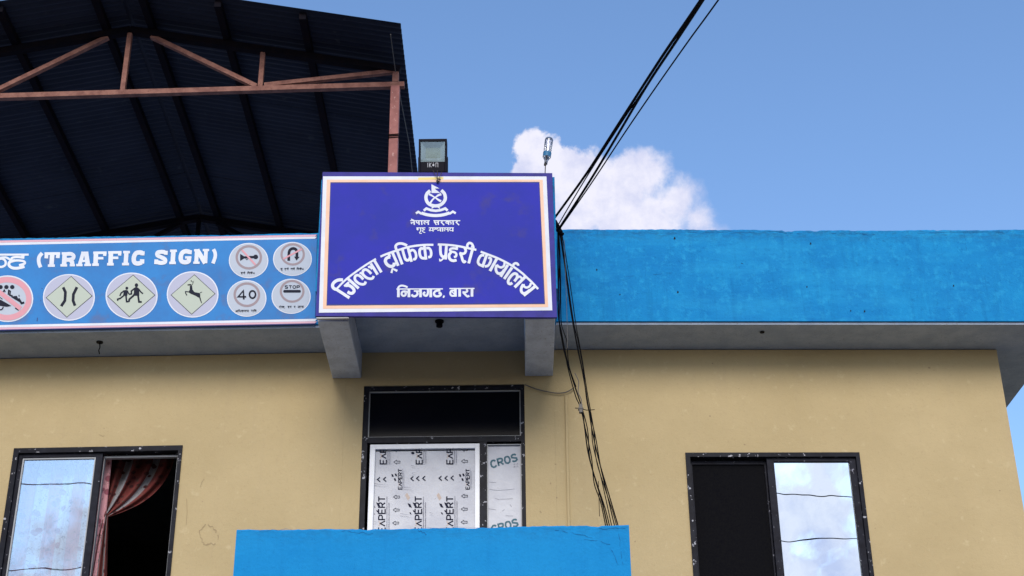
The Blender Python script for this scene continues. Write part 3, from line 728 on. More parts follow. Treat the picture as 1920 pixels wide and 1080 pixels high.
t.line(72, [(630, 190), (622, 290)]); t.line(66, [(650, 275), (530, 252), (445, 270), (432, 320), (490, 352), (570, 370), (612, 425), (600, 485), (542, 505)], True)
t.line(80, [(455, 370), (405, 440), (405, 520), (450, 585), (525, 612), (618, 590)], True)
t.line(74, [(845, 230), (885, 310), (862, 382), (800, 410), (735, 398), (700, 385)], True)
t.line(76, [(730, 410), (768, 500), (795, 600), (835, 650), (885, 612)], True)
t.line(80, [(1082, 275), (968, 688)]); t.line(70, [(935, 235), (932, 155), (985, 98), (1055, 120), (1095, 190), (1108, 255)], True); t.line(26, [(1052, 185), (1040, 270)])
t.at(886, 465, 10.8)
t.line(44, [(165, 84), (330, 146), (500, 212), (695, 308), (850, 402), (1000, 514), (1090, 598), (1200, 700), (1328, 838)], True)
t.line(56, [(290, 140), (198, 400)]); t.line(52, [(238, 160), (180, 158), (128, 225), (112, 300), (150, 352), (205, 362)], True)
t.line(52, [(318, 205), (368, 222), (362, 290), (315, 365), (245, 382)], True); t.line(58, [(492, 225), (352, 475)])
t.line(46, [(650, 300), (638, 365), (585, 402), (525, 385), (492, 345)], True); t.line(54, [(492, 350), (472, 430), (490, 495), (535, 528), (600, 505), (640, 450)], True)
t.line(58, [(715, 350), (568, 590)]); t.line(58, [(800, 405), (640, 635)])
t.line(50, [(822, 385), (835, 335), (880, 318), (918, 338), (922, 368)], True)
t.line(56, [(845, 685), (900, 610), (898, 545), (845, 528), (782, 575), (728, 655), (725, 715), (762, 738), (805, 715)], True)
t.line(44, [(915, 610), (955, 588), (1000, 625)], True); t.line(60, [(1060, 600), (852, 805)])
t.line(46, [(1185, 720), (1158, 780), (1100, 810), (1048, 790), (1032, 740)], True); t.line(56, [(1028, 745), (988, 820), (990, 890), (1035, 930), (1095, 910), (1160, 858)], True)
t.line(60, [(1272, 782), (1035, 972)])
t.build('title_word', 'white', SG)
t = Ink(sgn, 736, 530, 12, LIFT)
t.line(26, [(90, 150), (1133, 146)]); t.line(26, [(1280, 140), (1845, 137)])
t.line(42, [(340, 112), (260, 80), (185, 76), (135, 110), (125, 160)], True)
for x in (133, 370, 630, 860, 1415, 1510, 1788): t.line(60, [(x, 148), (x, 334 if x < 900 else 322)])
t.line(46, [(350, 225), (290, 205), (225, 212), (205, 262), (235, 302), (280, 295), (302, 255), (280, 222)], True)
t.line(34, [(480, 195), (605, 195)]); t.line(50, [(550, 205), (562, 265), (515, 310), (455, 305), (435, 270)], True)
t.line(50, [(795, 155), (798, 235), (768, 298), (718, 290), (700, 250), (735, 218)], True)
t.line(50, [(1050, 155), (1050, 185)]); t.line(50, [(1075, 182), (975, 195), (932, 250), (960, 305), (1035, 312), (1085, 280), (1078, 245), (1035, 240)], True)
t.line(36, [(1165, 298), (1142, 346)]); t.line(44, [(1395, 185), (1325, 190), (1300, 250), (1330, 300), (1405, 302)], True); t.line(26, [(1335, 210), (1400, 275)])
t.line(44, [(1662, 155), (1684, 195), (1640, 225), (1575, 218)], True); t.line(46, [(1590, 225), (1650, 290), (1690, 318), (1728, 298)], True)
t.build('place_word', 'white', SG)
t = Ink(sgn, 760, 405, 17.454, LIFT)
t.line(32, [(160, 165), (800, 165)]); t.line(34, [(190, 112), (295, 162)]); t.line(30, [(175, 232), (290, 222)]); t.line(32, [(185, 232), (220, 268)]); t.line(42, [(285, 160), (295, 302)])
t.line(34, [(358, 170), (368, 225), (400, 240), (445, 225)]); t.line(42, [(440, 165), (455, 302)]); t.line(42, [(532, 165), (542, 302)])
t.line(30, [(745, 215), (690, 228), (655, 200), (612, 212), (615, 250), (655, 285)], True); t.line(42, [(745, 165), (755, 302)])
t.line(32, [(920, 165), (1797, 165)]); t.line(32, [(955, 170), (965, 212), (1080, 222)]); t.line(36, [(945, 200), (1018, 302)]); t.line(42, [(1078, 165), (1080, 302)])
t.line(32, [(1190, 170), (1205, 200), (1165, 218)]); t.line(38, [(1168, 212), (1272, 310)]); t.line(42, [(1395, 165), (1422, 302)])
t.line(30, [(1398, 200), (1340, 198), (1328, 232), (1365, 248), (1410, 240)], True); t.line(30, [(1412, 212), (1470, 205), (1502, 245), (1480, 285)], True)
t.line(42, [(1560, 165), (1572, 302)]); t.line(32, [(1680, 170), (1700, 200), (1650, 218)]); t.line(38, [(1655, 212), (1762, 310)])
t.line(28, [(365, 400), (660, 400)]); t.line(30, [(395, 405), (420, 440), (405, 480)]); t.line(34, [(370, 425), (412, 478)]); t.line(38, [(498, 400), (508, 512)]); t.line(26, [(505, 515), (468, 545), (480, 578), (540, 580)], True)
t.line(26, [(600, 405), (562, 432), (630, 458), (565, 485), (575, 530), (652, 555)], True)
t.line(28, [(768, 400), (1587, 400)]); t.line(28, [(818, 402), (818, 470)]); t.line(24, [(818, 462), (788, 462), (790, 496), (830, 490), (905, 478)], True); t.line(38, [(898, 400), (912, 522)])
t.line(30, [(950, 470), (972, 432), (1045, 445)]); t.line(26, [(1040, 440), (1075, 400)]); t.line(30, [(1060, 500), (1070, 475), (1145, 470)]); t.line(38, [(1140, 400), (1158, 522)]); t.line(38, [(1208, 400), (1222, 522)])
t.line(24, [(1390, 445), (1340, 455), (1305, 432), (1268, 445), (1275, 480), (1305, 505)], True); t.line(38, [(1390, 400), (1402, 522)]); t.line(26, [(1450, 405), (1475, 432), (1450, 452), (1475, 492), (1550, 488)], True); t.line(38, [(1550, 400), (1558, 522)])
t.build('ministry_word', 'white', SG)
t = Ink(sgn, 770, 335, 14.03, LIFT)
t.line(86, [(515, 325), (440, 390), (405, 470), (410, 560), (450, 640), (530, 700), (655, 725), (780, 700), (860, 635), (905, 560), (910, 480), (880, 390), (805, 315)], True)
t.poly([(545, 155), (757, 265), (625, 272), (550, 240)]); t.poly([(548, 230), (630, 272), (778, 386), (550, 386)])
t.line(58, [(485, 415), (560, 455), (640, 505)], taper=(1, .5)); t.line(58, [(640, 500), (720, 560), (800, 605)], taper=(.6, 1.1))
t.line(60, [(805, 415), (720, 450), (640, 505)], taper=(1.1, .5)); t.line(40, [(640, 500), (570, 570), (515, 650)], taper=(.9, 1.2))
t.line(32, [(552, 790), (660, 715)]); t.line(32, [(770, 790), (660, 715)])
t.line(66, [(345, 850), (415, 795), (530, 838), (660, 855), (790, 838), (910, 793), (972, 850)])
t.line(58, [(140, 925), (200, 880), (290, 935)]); t.line(80, [(285, 912), (400, 950), (530, 972), (660, 980), (800, 970), (920, 945), (1025, 908)], True); t.line(58, [(1020, 935), (1110, 875), (1185, 920)])
em = t.build('emblem', 'white', SG, join=True); del em['kind']
t = Ink(sgn, 580, 310, 3.6, .0026); t.poly([(735, 84), (905, 80), (905, 94), (735, 100)]); t.build('yellow_stain', 'yellow', SG)
# batten under the board
mb = MB(); mb.bar(FS.pt(-1.42, -.02, 6.590), FS.pt(-1.19, -.02, 6.592), .022, .010); mb.build('bottom_batten', 'alu', SG)
# spiky withered garland tied above the emblem
mb = MB()
for q in ([(812, 322), (818, 334), (822, 342)], [(829, 325), (824, 335), (820, 343)], [(820, 322), (821, 345)]): mb.tube([sgn(x, y, .02) for x, y in q], .0025, 5)
mb.tube([sgn(819.5, 341, .015), sgn(822, 344, .02)], .009, 6); mb.tube([sgn(823, 337, .015), sgn(825.5, 340, .02)], .006, 6)
tag(mb.build('withered_knot', 'rod'), 'tiny dark wire knot hanging over the border above the emblem', 'wire knot')

# =================================================================== TRAFFIC SIGN BANNER
FB = Frame(*FL.pt(0, .462, 0).to_2d(), -1.0)
def ban(px, py, lift=0.0): a, z = FB.sz(px, py); return FB.pt(a, lift, z)
BN = empty('traffic_sign_banner', tuple(FB.pt(-2.5, 0, 6.83)), 'long blue traffic sign banner fixed along the left parapet', 'banner')
XL = -420   # the banner runs on to the left, out of the picture
def yb(x, y0, y1): return y0+(y1-y0)*x/594.     # y at x=0 and x=594
def strip(a0, a1, b0, b1, depth, lift, nm, m):
    q = [(XL, yb(XL, a0, a1)), (594.3, a1), (590.5, b1), (XL, yb(XL, b0, b1))]
    f = [ban(x, y, lift) for x, y in q]; bk = [p-FB.n*depth for p in f]
    mb = MB(); mb.box8([f[3], f[2], bk[2], bk[3], f[0], f[1], bk[1], bk[0]]); return mb.build(nm, m, BN)
strip(450.8, 439.6, 619.5, 607.5, .012, 0, 'backing_frame', 'navy')
strip(451.2, 440.0, 455.0, 443.8, .0005, .0012, 'pink_border', 'pink')
strip(455.2, 443.9, 459.8, 447.6, .0005, .0012, 'white_border', 'white')
strip(459.9, 447.7, 609.4, 597.6, .0005, .0008, 'field', 'banner')
strip(609.6, 597.8, 614.2, 602.4, .0005, .0012, 'white_border', 'white')
strip(614.4, 602.6, 618.0, 606.0, .0005, .0012, 'pink_border', 'pink')
L2 = .0025
t = Ink(ban, 60, 460, 10.105, L2)
t.line(70, [(195, 150), (142, 215), (128, 285), (138, 350), (165, 420)], True)
t.line(52, [(240, 160), (535, 158)]); t.line(70, [(277, 160), (272, 250)]); t.line(70, [(495, 160), (490, 245)]); t.line(86, [(385, 160), (370, 400)]); t.line(48, [(302, 388), (435, 388)])
t.line(86, [(622, 140), (608, 400)]); t.line(44, [(565, 155), (700, 155)]); t.line(48, [(540, 382), (668, 382)]); t.line(72, [(640, 170), (740, 166), (790, 205), (765, 262), (650, 282)], True); t.line(44, [(640, 262), (760, 262)]); t.line(80, [(725, 275), (762, 320), (768, 385)]); t.line(44, [(718, 380), (815, 380)])
t.line(70, [(975, 135), (900, 385)]); t.line(86, [(1025, 135), (1062, 385)]); t.line(46, [(935, 145), (1070, 145)]); t.line(44, [(940, 300), (1040, 300)]); t.line(44, [(840, 378), (960, 378)]); t.line(44, [(993, 376), (1122, 374)])
for k in (0, 1):
    a, b = 283*k, -7*k
    t.line(86, [(1215+a, 135+b), (1205+a, 385+b)]); t.line(50, [(1163+a, 147+b), (1415+a, 143+b)]); t.line(62, [(1384+a, 145+b), (1378+a, 205+b)]); t.line(48, [(1220+a, 248+b), (1355+a, 248+b)]); t.line(50, [(1142+a, 370+b), (1268+a, 370+b)])
t.line(82, [(1792, 120), (1776, 375)]); t.line(48, [(1730, 133), (1858, 133)]); t.line(50, [(1708, 360), (1840, 360)])
t.at(230, 455, 10.105)
t.line(84, [(375, 200), (330, 190), (265, 200), (225, 250), (212, 330), (235, 385), (300, 398), (365, 378)], True); t.line(78, [(382, 165), (375, 245)]); t.line(82, [(372, 318), (368, 400)])
t.line(76, [(805, 185), (730, 178), (665, 195), (662, 245), (735, 282), (802, 320), (800, 372), (725, 388), (655, 372)], True); t.line(68, [(825, 158), (818, 235)]); t.line(72, [(640, 322), (635, 412)])
t.line(86, [(965, 140), (948, 410)]); t.line(48, [(900, 160), (1030, 160)]); t.line(50, [(885, 388), (1010, 388)])
t.line(84, [(1270, 180), (1190, 168), (1125, 205), (1102, 290), (1120, 355), (1180, 375), (1250, 355), (1258, 280)], True); t.line(76, [(1278, 145), (1270, 222)]); t.line(44, [(1185, 285), (1305, 283)])
t.line(76, [(1410, 135), (1395, 395)]); t.line(88, [(1412, 140), (1568, 395)]); t.line(70, [(1582, 135), (1570, 395)]); t.line(44, [(1355, 150), (1450, 150)]); t.line(44, [(1340, 385), (1460, 385)]); t.line(44, [(1520, 147), (1640, 145)])
t.line(66, [(1722, 130), (1752, 195), (1755, 275), (1712, 400)], True)
t.build('heading_letter', 'white', BN)
t = Ink(ban, 0, 460, 7.108, L2)
t.line(27, [(-500, 128), (383, 126)]); t.line(30, [(-60, 275), (20, 290), (72, 262), (72, 210), (30, 180), (-30, 190)], True); t.line(28, [(0, 168), (70, 162), (112, 178), (140, 200)], True)
t.line(44, [(308, 130), (302, 180)]); t.line(30, [(322, 166), (220, 158), (160, 172), (165, 205), (245, 203), (318, 215), (330, 245), (255, 268)], True); t.line(38, [(200, 202), (132, 225), (122, 268), (165, 302), (240, 306), (328, 285)], True)
t.build('heading_letter', 'white', BN)

# Devanagari captions: very small, drawn with single strokes in unit cells
DEV = {'ha': [[(0, 0), (1, 0)], [(.6, 0), (.6, .2), (.2, .25), (.7, .45), (.3, .6), (.4, .9), (.8, .95)]], 'na': [[(0, 0), (1, 0)], [(.75, 0), (.75, 1)], [(.7, .45), (.25, .45), (.35, .65)]],
 'rn': [[(0, 0), (1, 0)], [(.75, 0), (.75, 1)], [(.7, .45), (.25, .45), (.35, .65)], [(.7, 0), (.6, -.3), (.9, -.3)]], 'ni': [[(0, 0), (1.2, 0)], [(.15, 0), (.15, 1)], [(.15, 0), (.3, -.3), (.7, -.25), (.9, 0)], [(.95, 0), (.95, 1)], [(.9, .45), (.5, .45), (.6, .65)]],
 'she': [[(0, 0), (1, 0)], [(.75, 0), (.75, 1)], [(.2, 0), (.2, .6), (.75, .6)], [(.2, .1), (.7, .55)], [(.75, 0), (.4, -.3)]], 'dha': [[(0, 0), (.2, 0)], [(.8, 0), (.8, 1)], [(.2, 0), (.3, .3), (.2, .6), (.8, .65)]],
 'yu': [[(0, 0), (1, 0)], [(.75, 0), (.75, .9)], [(.2, 0), (.4, .25), (.2, .5), (.75, .55)], [(.7, .9), (.5, 1.15), (.9, 1.25)]], 'ta': [[(0, 0), (1, 0)], [(.5, 0), (.5, .2), (.2, .4), (.3, .8), (.8, .85)]], 'ga': [[(0, 0), (1, 0)], [(.8, 0), (.8, 1)], [(.35, 0), (.35, .55), (.15, .6)]],
 'a': [[(.6, 0), (1, 0)], [(.85, 0), (.85, 1)], [(.1, .1), (.5, .15), (.2, .4), (.5, .7), (.1, .85)], [(.3, .4), (.85, .45)]], 'dhi': [[(0, 0), (.6, 0)], [(.15, 0), (.15, 1)], [(.15, 0), (.4, -.3), (1, 0)], [(1.1, 0), (1.1, 1)], [(.5, .1), (.65, .3), (.5, .6), (1.1, .65)]],
 'ka': [[(0, 0), (1, 0)], [(.5, 0), (.5, 1)], [(.5, .3), (.15, .3), (.15, .6), (.5, .6)], [(.5, .3), (.9, .4), (.8, .75)]], 'tta': [[(0, 0), (1, 0)], [(.8, 0), (.8, 1)], [(.8, .4), (.3, .4), (.35, .8)]], 'ma': [[(0, 0), (1, 0)], [(.8, 0), (.8, 1)], [(.25, 0), (.25, .6), (.8, .6)]],
 'ti': [[(0, 0), (1.2, 0)], [(.15, 0), (.15, 1)], [(.15, 0), (.4, -.3), (1, 0)], [(1, 0), (1, 1)], [(1, .4), (.5, .4), (.6, .8)]], 'ro': [[(0, 0), (1.2, 0)], [(.35, 0), (.45, .3), (.2, .4), (.6, .95)], [(.95, 0), (.95, 1)], [(.95, 0), (.6, -.35)]],
 'ra': [[(0, 0), (.8, 0)], [(.35, 0), (.45, .3), (.2, .4), (.6, .95)]], 'ja': [[(0, 0), (1, 0)], [(.8, 0), (.8, 1)], [(.8, .4), (.4, .4), (.5, .75), (.1, .7)]], 'aa': [[(0, 0), (.6, 0)], [(.3, 0), (.3, 1)]], 'u': [[(0, 0), (1, 0)], [(.5, 0), (.2, .3), (.6, .5), (.2, .85)], [(.6, .5), (1, .6)]], ',': [[(.2, .9), (.05, 1.2)]], ' ': []}
WID = {'ni': 1.25, 'dhi': 1.3, 'ti': 1.25, 'ro': 1.25, 'aa': .6, ',': .5, 'ra': .8, ' ': .8}
def caption(t, toks, x0, x1, y, h, w, tilt=-.01):
    tot = sum(WID.get(k, 1) for k in toks); u = (x1-x0)/tot; x = x0
    for k in toks:
        for st in DEV[k]: t.line(w, [(x+u*p, y+h*q+(x-x0)*tilt) for p, q in st])
        x += u*WID.get(k, 1)
class Disc:
    """one printed roundel: white disc mesh with its colours as sub-parts"""
    def __init__(s, o, e, m1): 
        a = Ink(ban, *o, L2); a.ell(*e, 40); s.root = a.build('roundel', 'white', BN); s.o = o
        b = Ink(ban, *o, L2+.0006); b.ell(e[0], e[1], e[2]*.955, e[3]*.955, 40); b.build('roundel_fill', m1, s.root); s.n = 0
    def ink(s, m, fn, name='symbol'):
        s.n += 1; a = Ink(ban, *s.o, L2+.0008+.0006*s.n); fn(a); a.build(name, m, s.root, join=(name == 'caption'))
def diamond(D, v):
    D.ink('black', lambda a: a.poly(v), 'diamond_outline')
    cx = sum(p[0] for p in v)/4; cy = sum(p[1] for p in v)/4
    D.ink('lime', lambda a: a.poly([(cx+(x-cx)*.965, cy+(y-cy)*.965) for x, y in v]), 'diamond')
o6 = (0, 440, 6.0)
D = Disc(o6, (85, 722, 290, 262), 'pblue')
D.ink('red', lambda a: a.ring(82, 722, 245, 214, 62), 'prohibition_ring')
D.ink('black', lambda a: (a.ell(8, 592, 25, 23), a.ell(74, 592, 25, 23), a.ell(140, 592, 25, 23), a.line(16, [(30, 660), (50, 625), (60, 650)]), a.line(16, [(95, 680), (100, 630), (118, 640), (112, 685), (145, 690)]),
      a.poly([(120, 700), (190, 690), (235, 770), (150, 720)]), a.line(24, [(210, 720), (245, 775), (275, 765)]), a.line(10, [(215, 680), (218, 700)]), a.poly([(-30, 740), (10, 735), (80, 775), (130, 805), (80, 815), (-30, 800)]),
      a.line(14, [(-40, 850), (20, 845), (40, 815)], True), a.line(22, [(175, 825), (215, 850)]), a.line(12, [(20, 760), (35, 800)]), a.line(9, [(-60, 690), (-10, 700), (30, 730)])))
D.ink('red', lambda a: a.line(50, [(-60, 605), (235, 835)]), 'slash')
D = Disc(o6, (776, 707, 292, 262), 'lav'); diamond(D, [(803, 468), (1043, 692), (753, 936), (516, 711)])
D.ink('black', lambda a: (a.line(32, [(712, 595), (738, 650), (732, 745), (690, 808)]), a.line(32, [(868, 593), (828, 675), (824, 745), (846, 803)])))
o8 = (190, 490, 8.348)
D = Disc(o8, (475, 543, 408, 365), 'lav'); diamond(D, [(500, 212), (847, 533), (440, 878), (95, 551)])
D.ink('black', lambda a: (a.ell(552, 378, 27, 30), a.poly([(512, 425), (540, 405), (575, 415), (595, 435), (598, 545), (488, 545), (512, 500)]), a.line(24, [(525, 428), (472, 470), (474, 515), (435, 520)]), a.line(22, [(588, 440), (620, 485), (655, 512)]),
      a.line(30, [(510, 538), (442, 598), (432, 640)]), a.line(30, [(578, 540), (592, 640), (636, 640)]), a.ell(402, 425, 22, 24), a.poly([(355, 465), (385, 450), (422, 462), (408, 545), (342, 545)]), a.line(22, [(365, 462), (312, 502), (292, 548)]),
      a.line(18, [(412, 468), (430, 512), (462, 524)]), a.line(24, [(355, 540), (300, 585), (258, 597), (258, 622)]), a.line(26, [(388, 540), (398, 636), (430, 636)])))
D = Disc(o8, (1430, 520, 405, 362), 'lav'); diamond(D, [(1458, 208), (1788, 510), (1415, 838), (1087, 530)])
D.ink('black', lambda a: (a.poly([(1388, 385), (1424, 388), (1430, 450), (1385, 450)]), a.poly([(1385, 448), (1430, 448), (1460, 486), (1545, 502), (1552, 535), (1525, 575), (1478, 545), (1400, 512), (1365, 490)]), a.line(16, [(1385, 485), (1320, 478), (1322, 505), (1342, 538)]),
      a.line(20, [(1415, 385), (1400, 370), (1352, 375)]), a.line(9, [(1425, 375), (1440, 335), (1400, 308)]), a.line(7, [(1436, 338), (1450, 312)]), a.line(7, [(1420, 322), (1408, 298)]), a.line(18, [(1535, 540), (1552, 600), (1572, 660)], taper=(1.4, .6)), a.line(11, [(1545, 500), (1578, 484)])))
o7 = (420, 450, 6.75)
D = Disc(o7, (312, 262, 250, 223), 'pblue'); D.ink('ring', lambda a: a.ring(315, 222, 153, 140, 30), 'prohibition_ring')
D.ink('black', lambda a: (a.poly([(205, 178), (258, 210), (330, 205), (405, 203), (405, 235), (330, 235), (258, 236), (205, 268)]), a.ell(402, 217, 31, 29), a.line(7, [(275, 238), (290, 255), (310, 238)])))
D.ink('red', lambda a: a.line(24, [(228, 130), (400, 318)]), 'slash'); D.ink('black', lambda a: caption(a, ['ha', 'rn', ' ', 'ni', 'she', 'dha'], 212, 392, 412, 24, 5), 'caption')
D = Disc(o7, (867, 242, 246, 215), 'pblue'); D.ink('ring', lambda a: a.ring(870, 185, 141, 128, 28), 'prohibition_ring')
D.ink('black', lambda a: (a.line(35, [(820, 266), (824, 160), (845, 122), (880, 110), (912, 125), (924, 160), (922, 220)], True), a.poly([(888, 214), (958, 216), (918, 264)])))
D.ink('red', lambda a: a.line(20, [(750, 245), (985, 118)]), 'slash'); D.ink('black', lambda a: caption(a, ['yu', ' ', 'ta', 'rn', ' ', 'ga', 'rn', ' ', 'ni', 'she', 'dha'], 715, 1010, 362, 24, 5), 'caption')
D = Disc(o7, (288, 741, 250, 232), 'pblue'); D.ink('ring', lambda a: a.ring(290, 695, 154, 142, 30), 'prohibition_ring')
D.ink('black', lambda a: (a.line(23, [(252, 755), (246, 645), (180, 722), (282, 722)]), a.ring(362, 693, 38, 46, 22)), 'number')
D.ink('black', lambda a: caption(a, ['a', 'dhi', 'ka', 'tta', 'ma', ' ', 'ga', 'ti'], 145, 415, 892, 26, 5), 'caption')
D = Disc(o7, (850, 714, 248, 222), 'pblue'); D.ink('ring', lambda a: a.ring(863, 652, 143, 131, 28), 'prohibition_ring')
D.ink('black', lambda a: (latin(a, 'STOP', (772, 580), (38, 0), (0, 36), 10, 1.32), a.line(34, [(768, 652), (958, 652)]), a.ell(768, 652, 17, 17), a.ell(958, 652, 17, 17)), 'lettering')
D.ink('black', lambda a: caption(a, ['ro', 'ka', ',', ' ', 'ha', 'ra', ' ', 'ra', ' ', 'ja', 'aa', 'u'], 697, 1012, 842, 25, 5), 'caption')
# small dark stains / screws on the banner
t = Ink(ban, 0, 440, 6, L2)
for q in ([(470, 603), (478, 610)], [(458, 740), (462, 748)], [(422, 935), (418, 975)]): t.line(8, q)
t.build('screw_mark', 'navy', BN)

# =================================================================== FLOODLIGHT
FF = Frame(0, 10.0, 0)
def fpt(px, py, off=0): a, z = FF.sz(px, py); return FF.pt(a, off, z)
c = fpt(811.5, 291); LMP = empty('floodlight', (c.x, 10.0, 7.775), 'small black LED floodlight standing on top of the office sign', 'floodlight')
x0 = fpt(785, 291).x; x1 = fpt(838, 291).x; zT = fpt(811, 262).z; zB = fpt(811, 319).z
mb = MB(); ox0, ox1 = x0+.016, x1-.016; oz0, oz1 = fpt(811, 301).z, fpt(811, 266.5).z; fo = 0.02
FF.box(mb, x0, ox0, -.03, fo, zB, zT); FF.box(mb, ox1, x1, -.03, fo, zB, zT); FF.box(mb, ox0, ox1, -.03, fo, oz1, zT); FF.box(mb, ox0, ox1, -.03, fo, zB, oz0)
FF.box(mb, x0, x1, -.075, -.0301, zB+.02, zT)
mb.build('housing', 'lampbody', LMP, bevel=.003)
mb = MB(); A = [FF.pt(ox0, .012, oz0), FF.pt(ox1, .012, oz0), FF.pt(ox1, .012, oz1), FF.pt(ox0, .012, oz1)]
i0, i1, j0, j1 = ox0+.035, ox1-.035, oz0+.045, oz1-.033; B = [FF.pt(i0, -.024, j0), FF.pt(i1, -.024, j0), FF.pt(i1, -.024, j1), FF.pt(i0, -.024, j1)]
mb.add(A+B, [(0, 1, 5, 4), (1, 2, 6, 5), (2, 3, 7, 6), (3, 0, 4, 7)]); mb.build('reflector', 'reflector', LMP)
mb = MB(); FF.box(mb, i0, i1, -.029, -.0245, j0, j1); mb.build('led_panel', 'led', LMP)
mb = MB(); FF.box(mb, ox0, ox1, .0125, .0145, oz0, oz1); mb.build('glass', glass_mat('lamp_glass', .05, (.92, .95, .95), .02), LMP)
mb = MB()
for k in range(7): FF.box(mb, x0+.012+k*(x1-x0-.03)/6.2, x0+.018+k*(x1-x0-.03)/6.2, -.10, -.0752, zB+.05, zT-.02)
mb.build('cooling_fins', 'lampbody', LMP)
mb = MB(); FF.box(mb, x0-.006, x0-.001, -.06, -.02, zB-.07, zB+.14); FF.box(mb, x1+.001, x1+.006, -.06, -.02, zB-.07, zB+.14); FF.box(mb, x0-.006, x1+.006, -.06, -.02, 7.776, 7.782)
FF.box(mb, x0+.004, x1-.004, -.05, .016, 7.783, zB-.001)
mb.build('bracket', 'lampbody', LMP)
t = Ink(lambda px, py, l: fpt(px, py, fo+l), 770, 250, 6.62, .0008)
t.line(6, [(212, 352), (212, 402)]); t.line(6, [(232, 350), (232, 402)]); t.line(6, [(258, 352), (234, 378), (260, 402)]); t.ell(282, 378, 12, 14, 16); t.ell(282, 354, 5, 5, 10); t.line(6, [(312, 402), (312, 354), (338, 354), (338, 402)])
t.build('lettering', 'lampprint', LMP)

LMP.rotation_euler.x = R(10); LMP.location.y += .05; LMP.location.z -= .004      # tipped towards the yard
# =================================================================== BOTTLE ON A ROD
p0 = fpt(1022.5, 322, -.06); pr = fpt(1024.5, 296, -.06)
FBt = Frame(0, 10.06, 0)
def bpnt(px, py): return FBt.hit(px, py)
mb = MB(); mb.tube([bpnt(1022, 326), bpnt(1022.7, 310), bpnt(1026, 275)], .0038, 8); mb.tube([bpnt(1021.8, 310), bpnt(1022.8, 306)], .010, 8)
tag(mb.build('metal_rod', 'rod'), 'thin rusty rod standing up from the right end of the sign', 'rod')
a = bpnt(1023.3, 308); b = bpnt(1029.8, 259.5); L = (b-a)
prof = [(0, .011), (.10, .012), (.14, .013), (.24, .024), (.30, .0275), (.44, .0275), (.50, .0255), (.56, .0275), (.66, .026), (.74, .0285), (.86, .0285), (.94, .0285), (.985, .025), (1, .010)]
mb = MB(); mb.tube([a+L*q for q, r in prof], [r*1.12 for q, r in prof], 18); bt = mb.build('plastic_bottle', 'plastic', None, smooth=True, origin=tuple(a))
tag(bt, 'upturned clear plastic bottle with a blue label on the thin rod', 'bottle')
mb = MB(); mb.tube([a+L*.27, a+L*.44], [.0315, .0325], 18, cap=False); mb.build('label_band', 'labelblue', bt, smooth=True)
mb = MB(); 
for q in (.60, .70, .80): mb.tube([a+L*q, a+L*(q+.012)], [.0325, .0325], 18, cap=False)
mb.build('rib', 'plastic', bt, smooth=True)

# =================================================================== CEILING FITTINGS
def under(px, py, z=ZS):
    r = ray(px, py); return EYE+r*((z-1.6)/r.z)
p = under(824, 601.5); mb = MB(); mb.tube([(p.x, p.y, ZS), (p.x, p.y, ZS-.012)], .034, 20); mb.tube([(p.x, p.y, ZS-.0121), (p.x, p.y, ZS-.05)], .024, 20)
tag(mb.build('lamp_holder', 'lampbody', bevel=.002), 'round black lamp holder under the slab below the office sign', 'lamp holder')
p = under(187, 641, ZS+.012); mb = MB(); mb.tube([(p.x, p.y, ZS+.013), (p.x, p.y, ZS+.004)], .026, 14)
h = mb.build('ceiling_hook', 'hole', None); tag(h, 'black hole with a short hanging wire in the left eave', 'hook')
mb = MB(); mb.tube([(p.x, p.y, ZS+.006), (p.x+.004, p.y+.01, ZS-.03), (p.x-.003, p.y+.012, ZS-.055), (p.x+.006, p.y+.012, ZS-.085)], .0045, 6); mb.build('wire', 'cable', h)
p = under(1429, 622, ZS+.012); mb = MB(); mb.tube([(p.x, p.y, ZS+.013), (p.x, p.y, ZS+.004)], .018, 12)
tag(mb.build('ceiling_plug', 'hole'), 'small black plug in the right eave soffit', 'plug')

# =================================================================== CABLES
def smooth3(p, n=6):
    o = []
    for i in range(len(p)-1):
        a, b, c, d = p[max(i-1, 0)], p[i], p[i+1], p[min(i+2, len(p)-1)]
        for k in range(n):
            t = k/n; o.append(.5*((2*b)+(-a+c)*t+(2*a-5*b+4*c-d)*t*t+(-a+3*b-3*c+d)*t**3))
    return o+[p[-1]]
def cable_pts(pts, y0, y1):
    out = []; n = len(pts)
    ys = [q[1] for q in pts]; 
    for i, (x, y) in enumerate(pts):
        f = (y-ys[0])/(ys[-1]-ys[0]); out.append(Frame(0, y0+(y1-y0)*f, 0).hit(x, y))
    return out
def cab(name, P, r, label, group, m='cable'):
    mb = MB(); mb.tube(smooth3([Vector(q) for q in P]), r, 7); return tag(mb.build(name, m, smooth=True), label, 'cable', group)
# service drop: leaves the parapet corner and rises towards the street
def service(pts, ysA, ysB, r, label):
    P = cable_pts(pts, ysA, ysB); d = (P[-1]-P[-2]).normalized(); e = P[-1]
    P += [e+d*2+Vector((0, 0, .02)), e+d*6+Vector((0, 0, .25)), e+d*14+Vector((0, 0, 1.2))]
    return cab('overhead_cable', P, r, label, 'service cables rising from the roof corner to the street')
service([(1039, 410), (1100, 325), (1165, 224), (1240, 108), (1314, 0)], 10.2, 6.9, .0092, 'thick black overhead cable, upper one leaving the corner of the sign')
service([(1046, 432), (1105, 341), (1158, 253), (1213, 160), (1266, 80), (1321, -4)], 10.35, 6.85, .0088, 'thick black overhead cable, lower one leaving the parapet corner')
service([(1049, 430), (1110, 342), (1172, 248), (1228, 166), (1290, 78), (1349, -3)], 10.35, 6.95, .005, 'thin black overhead cable, rightmost at the top of the picture')
service([(1043, 428), (1098, 335), (1160, 238), (1205, 170), (1258, 92), (1317, -2)], 10.3, 6.9, .0045, 'thin black overhead cable twisted between the two thick ones')
DG = 'cables dropping from the roof corner to the balcony'
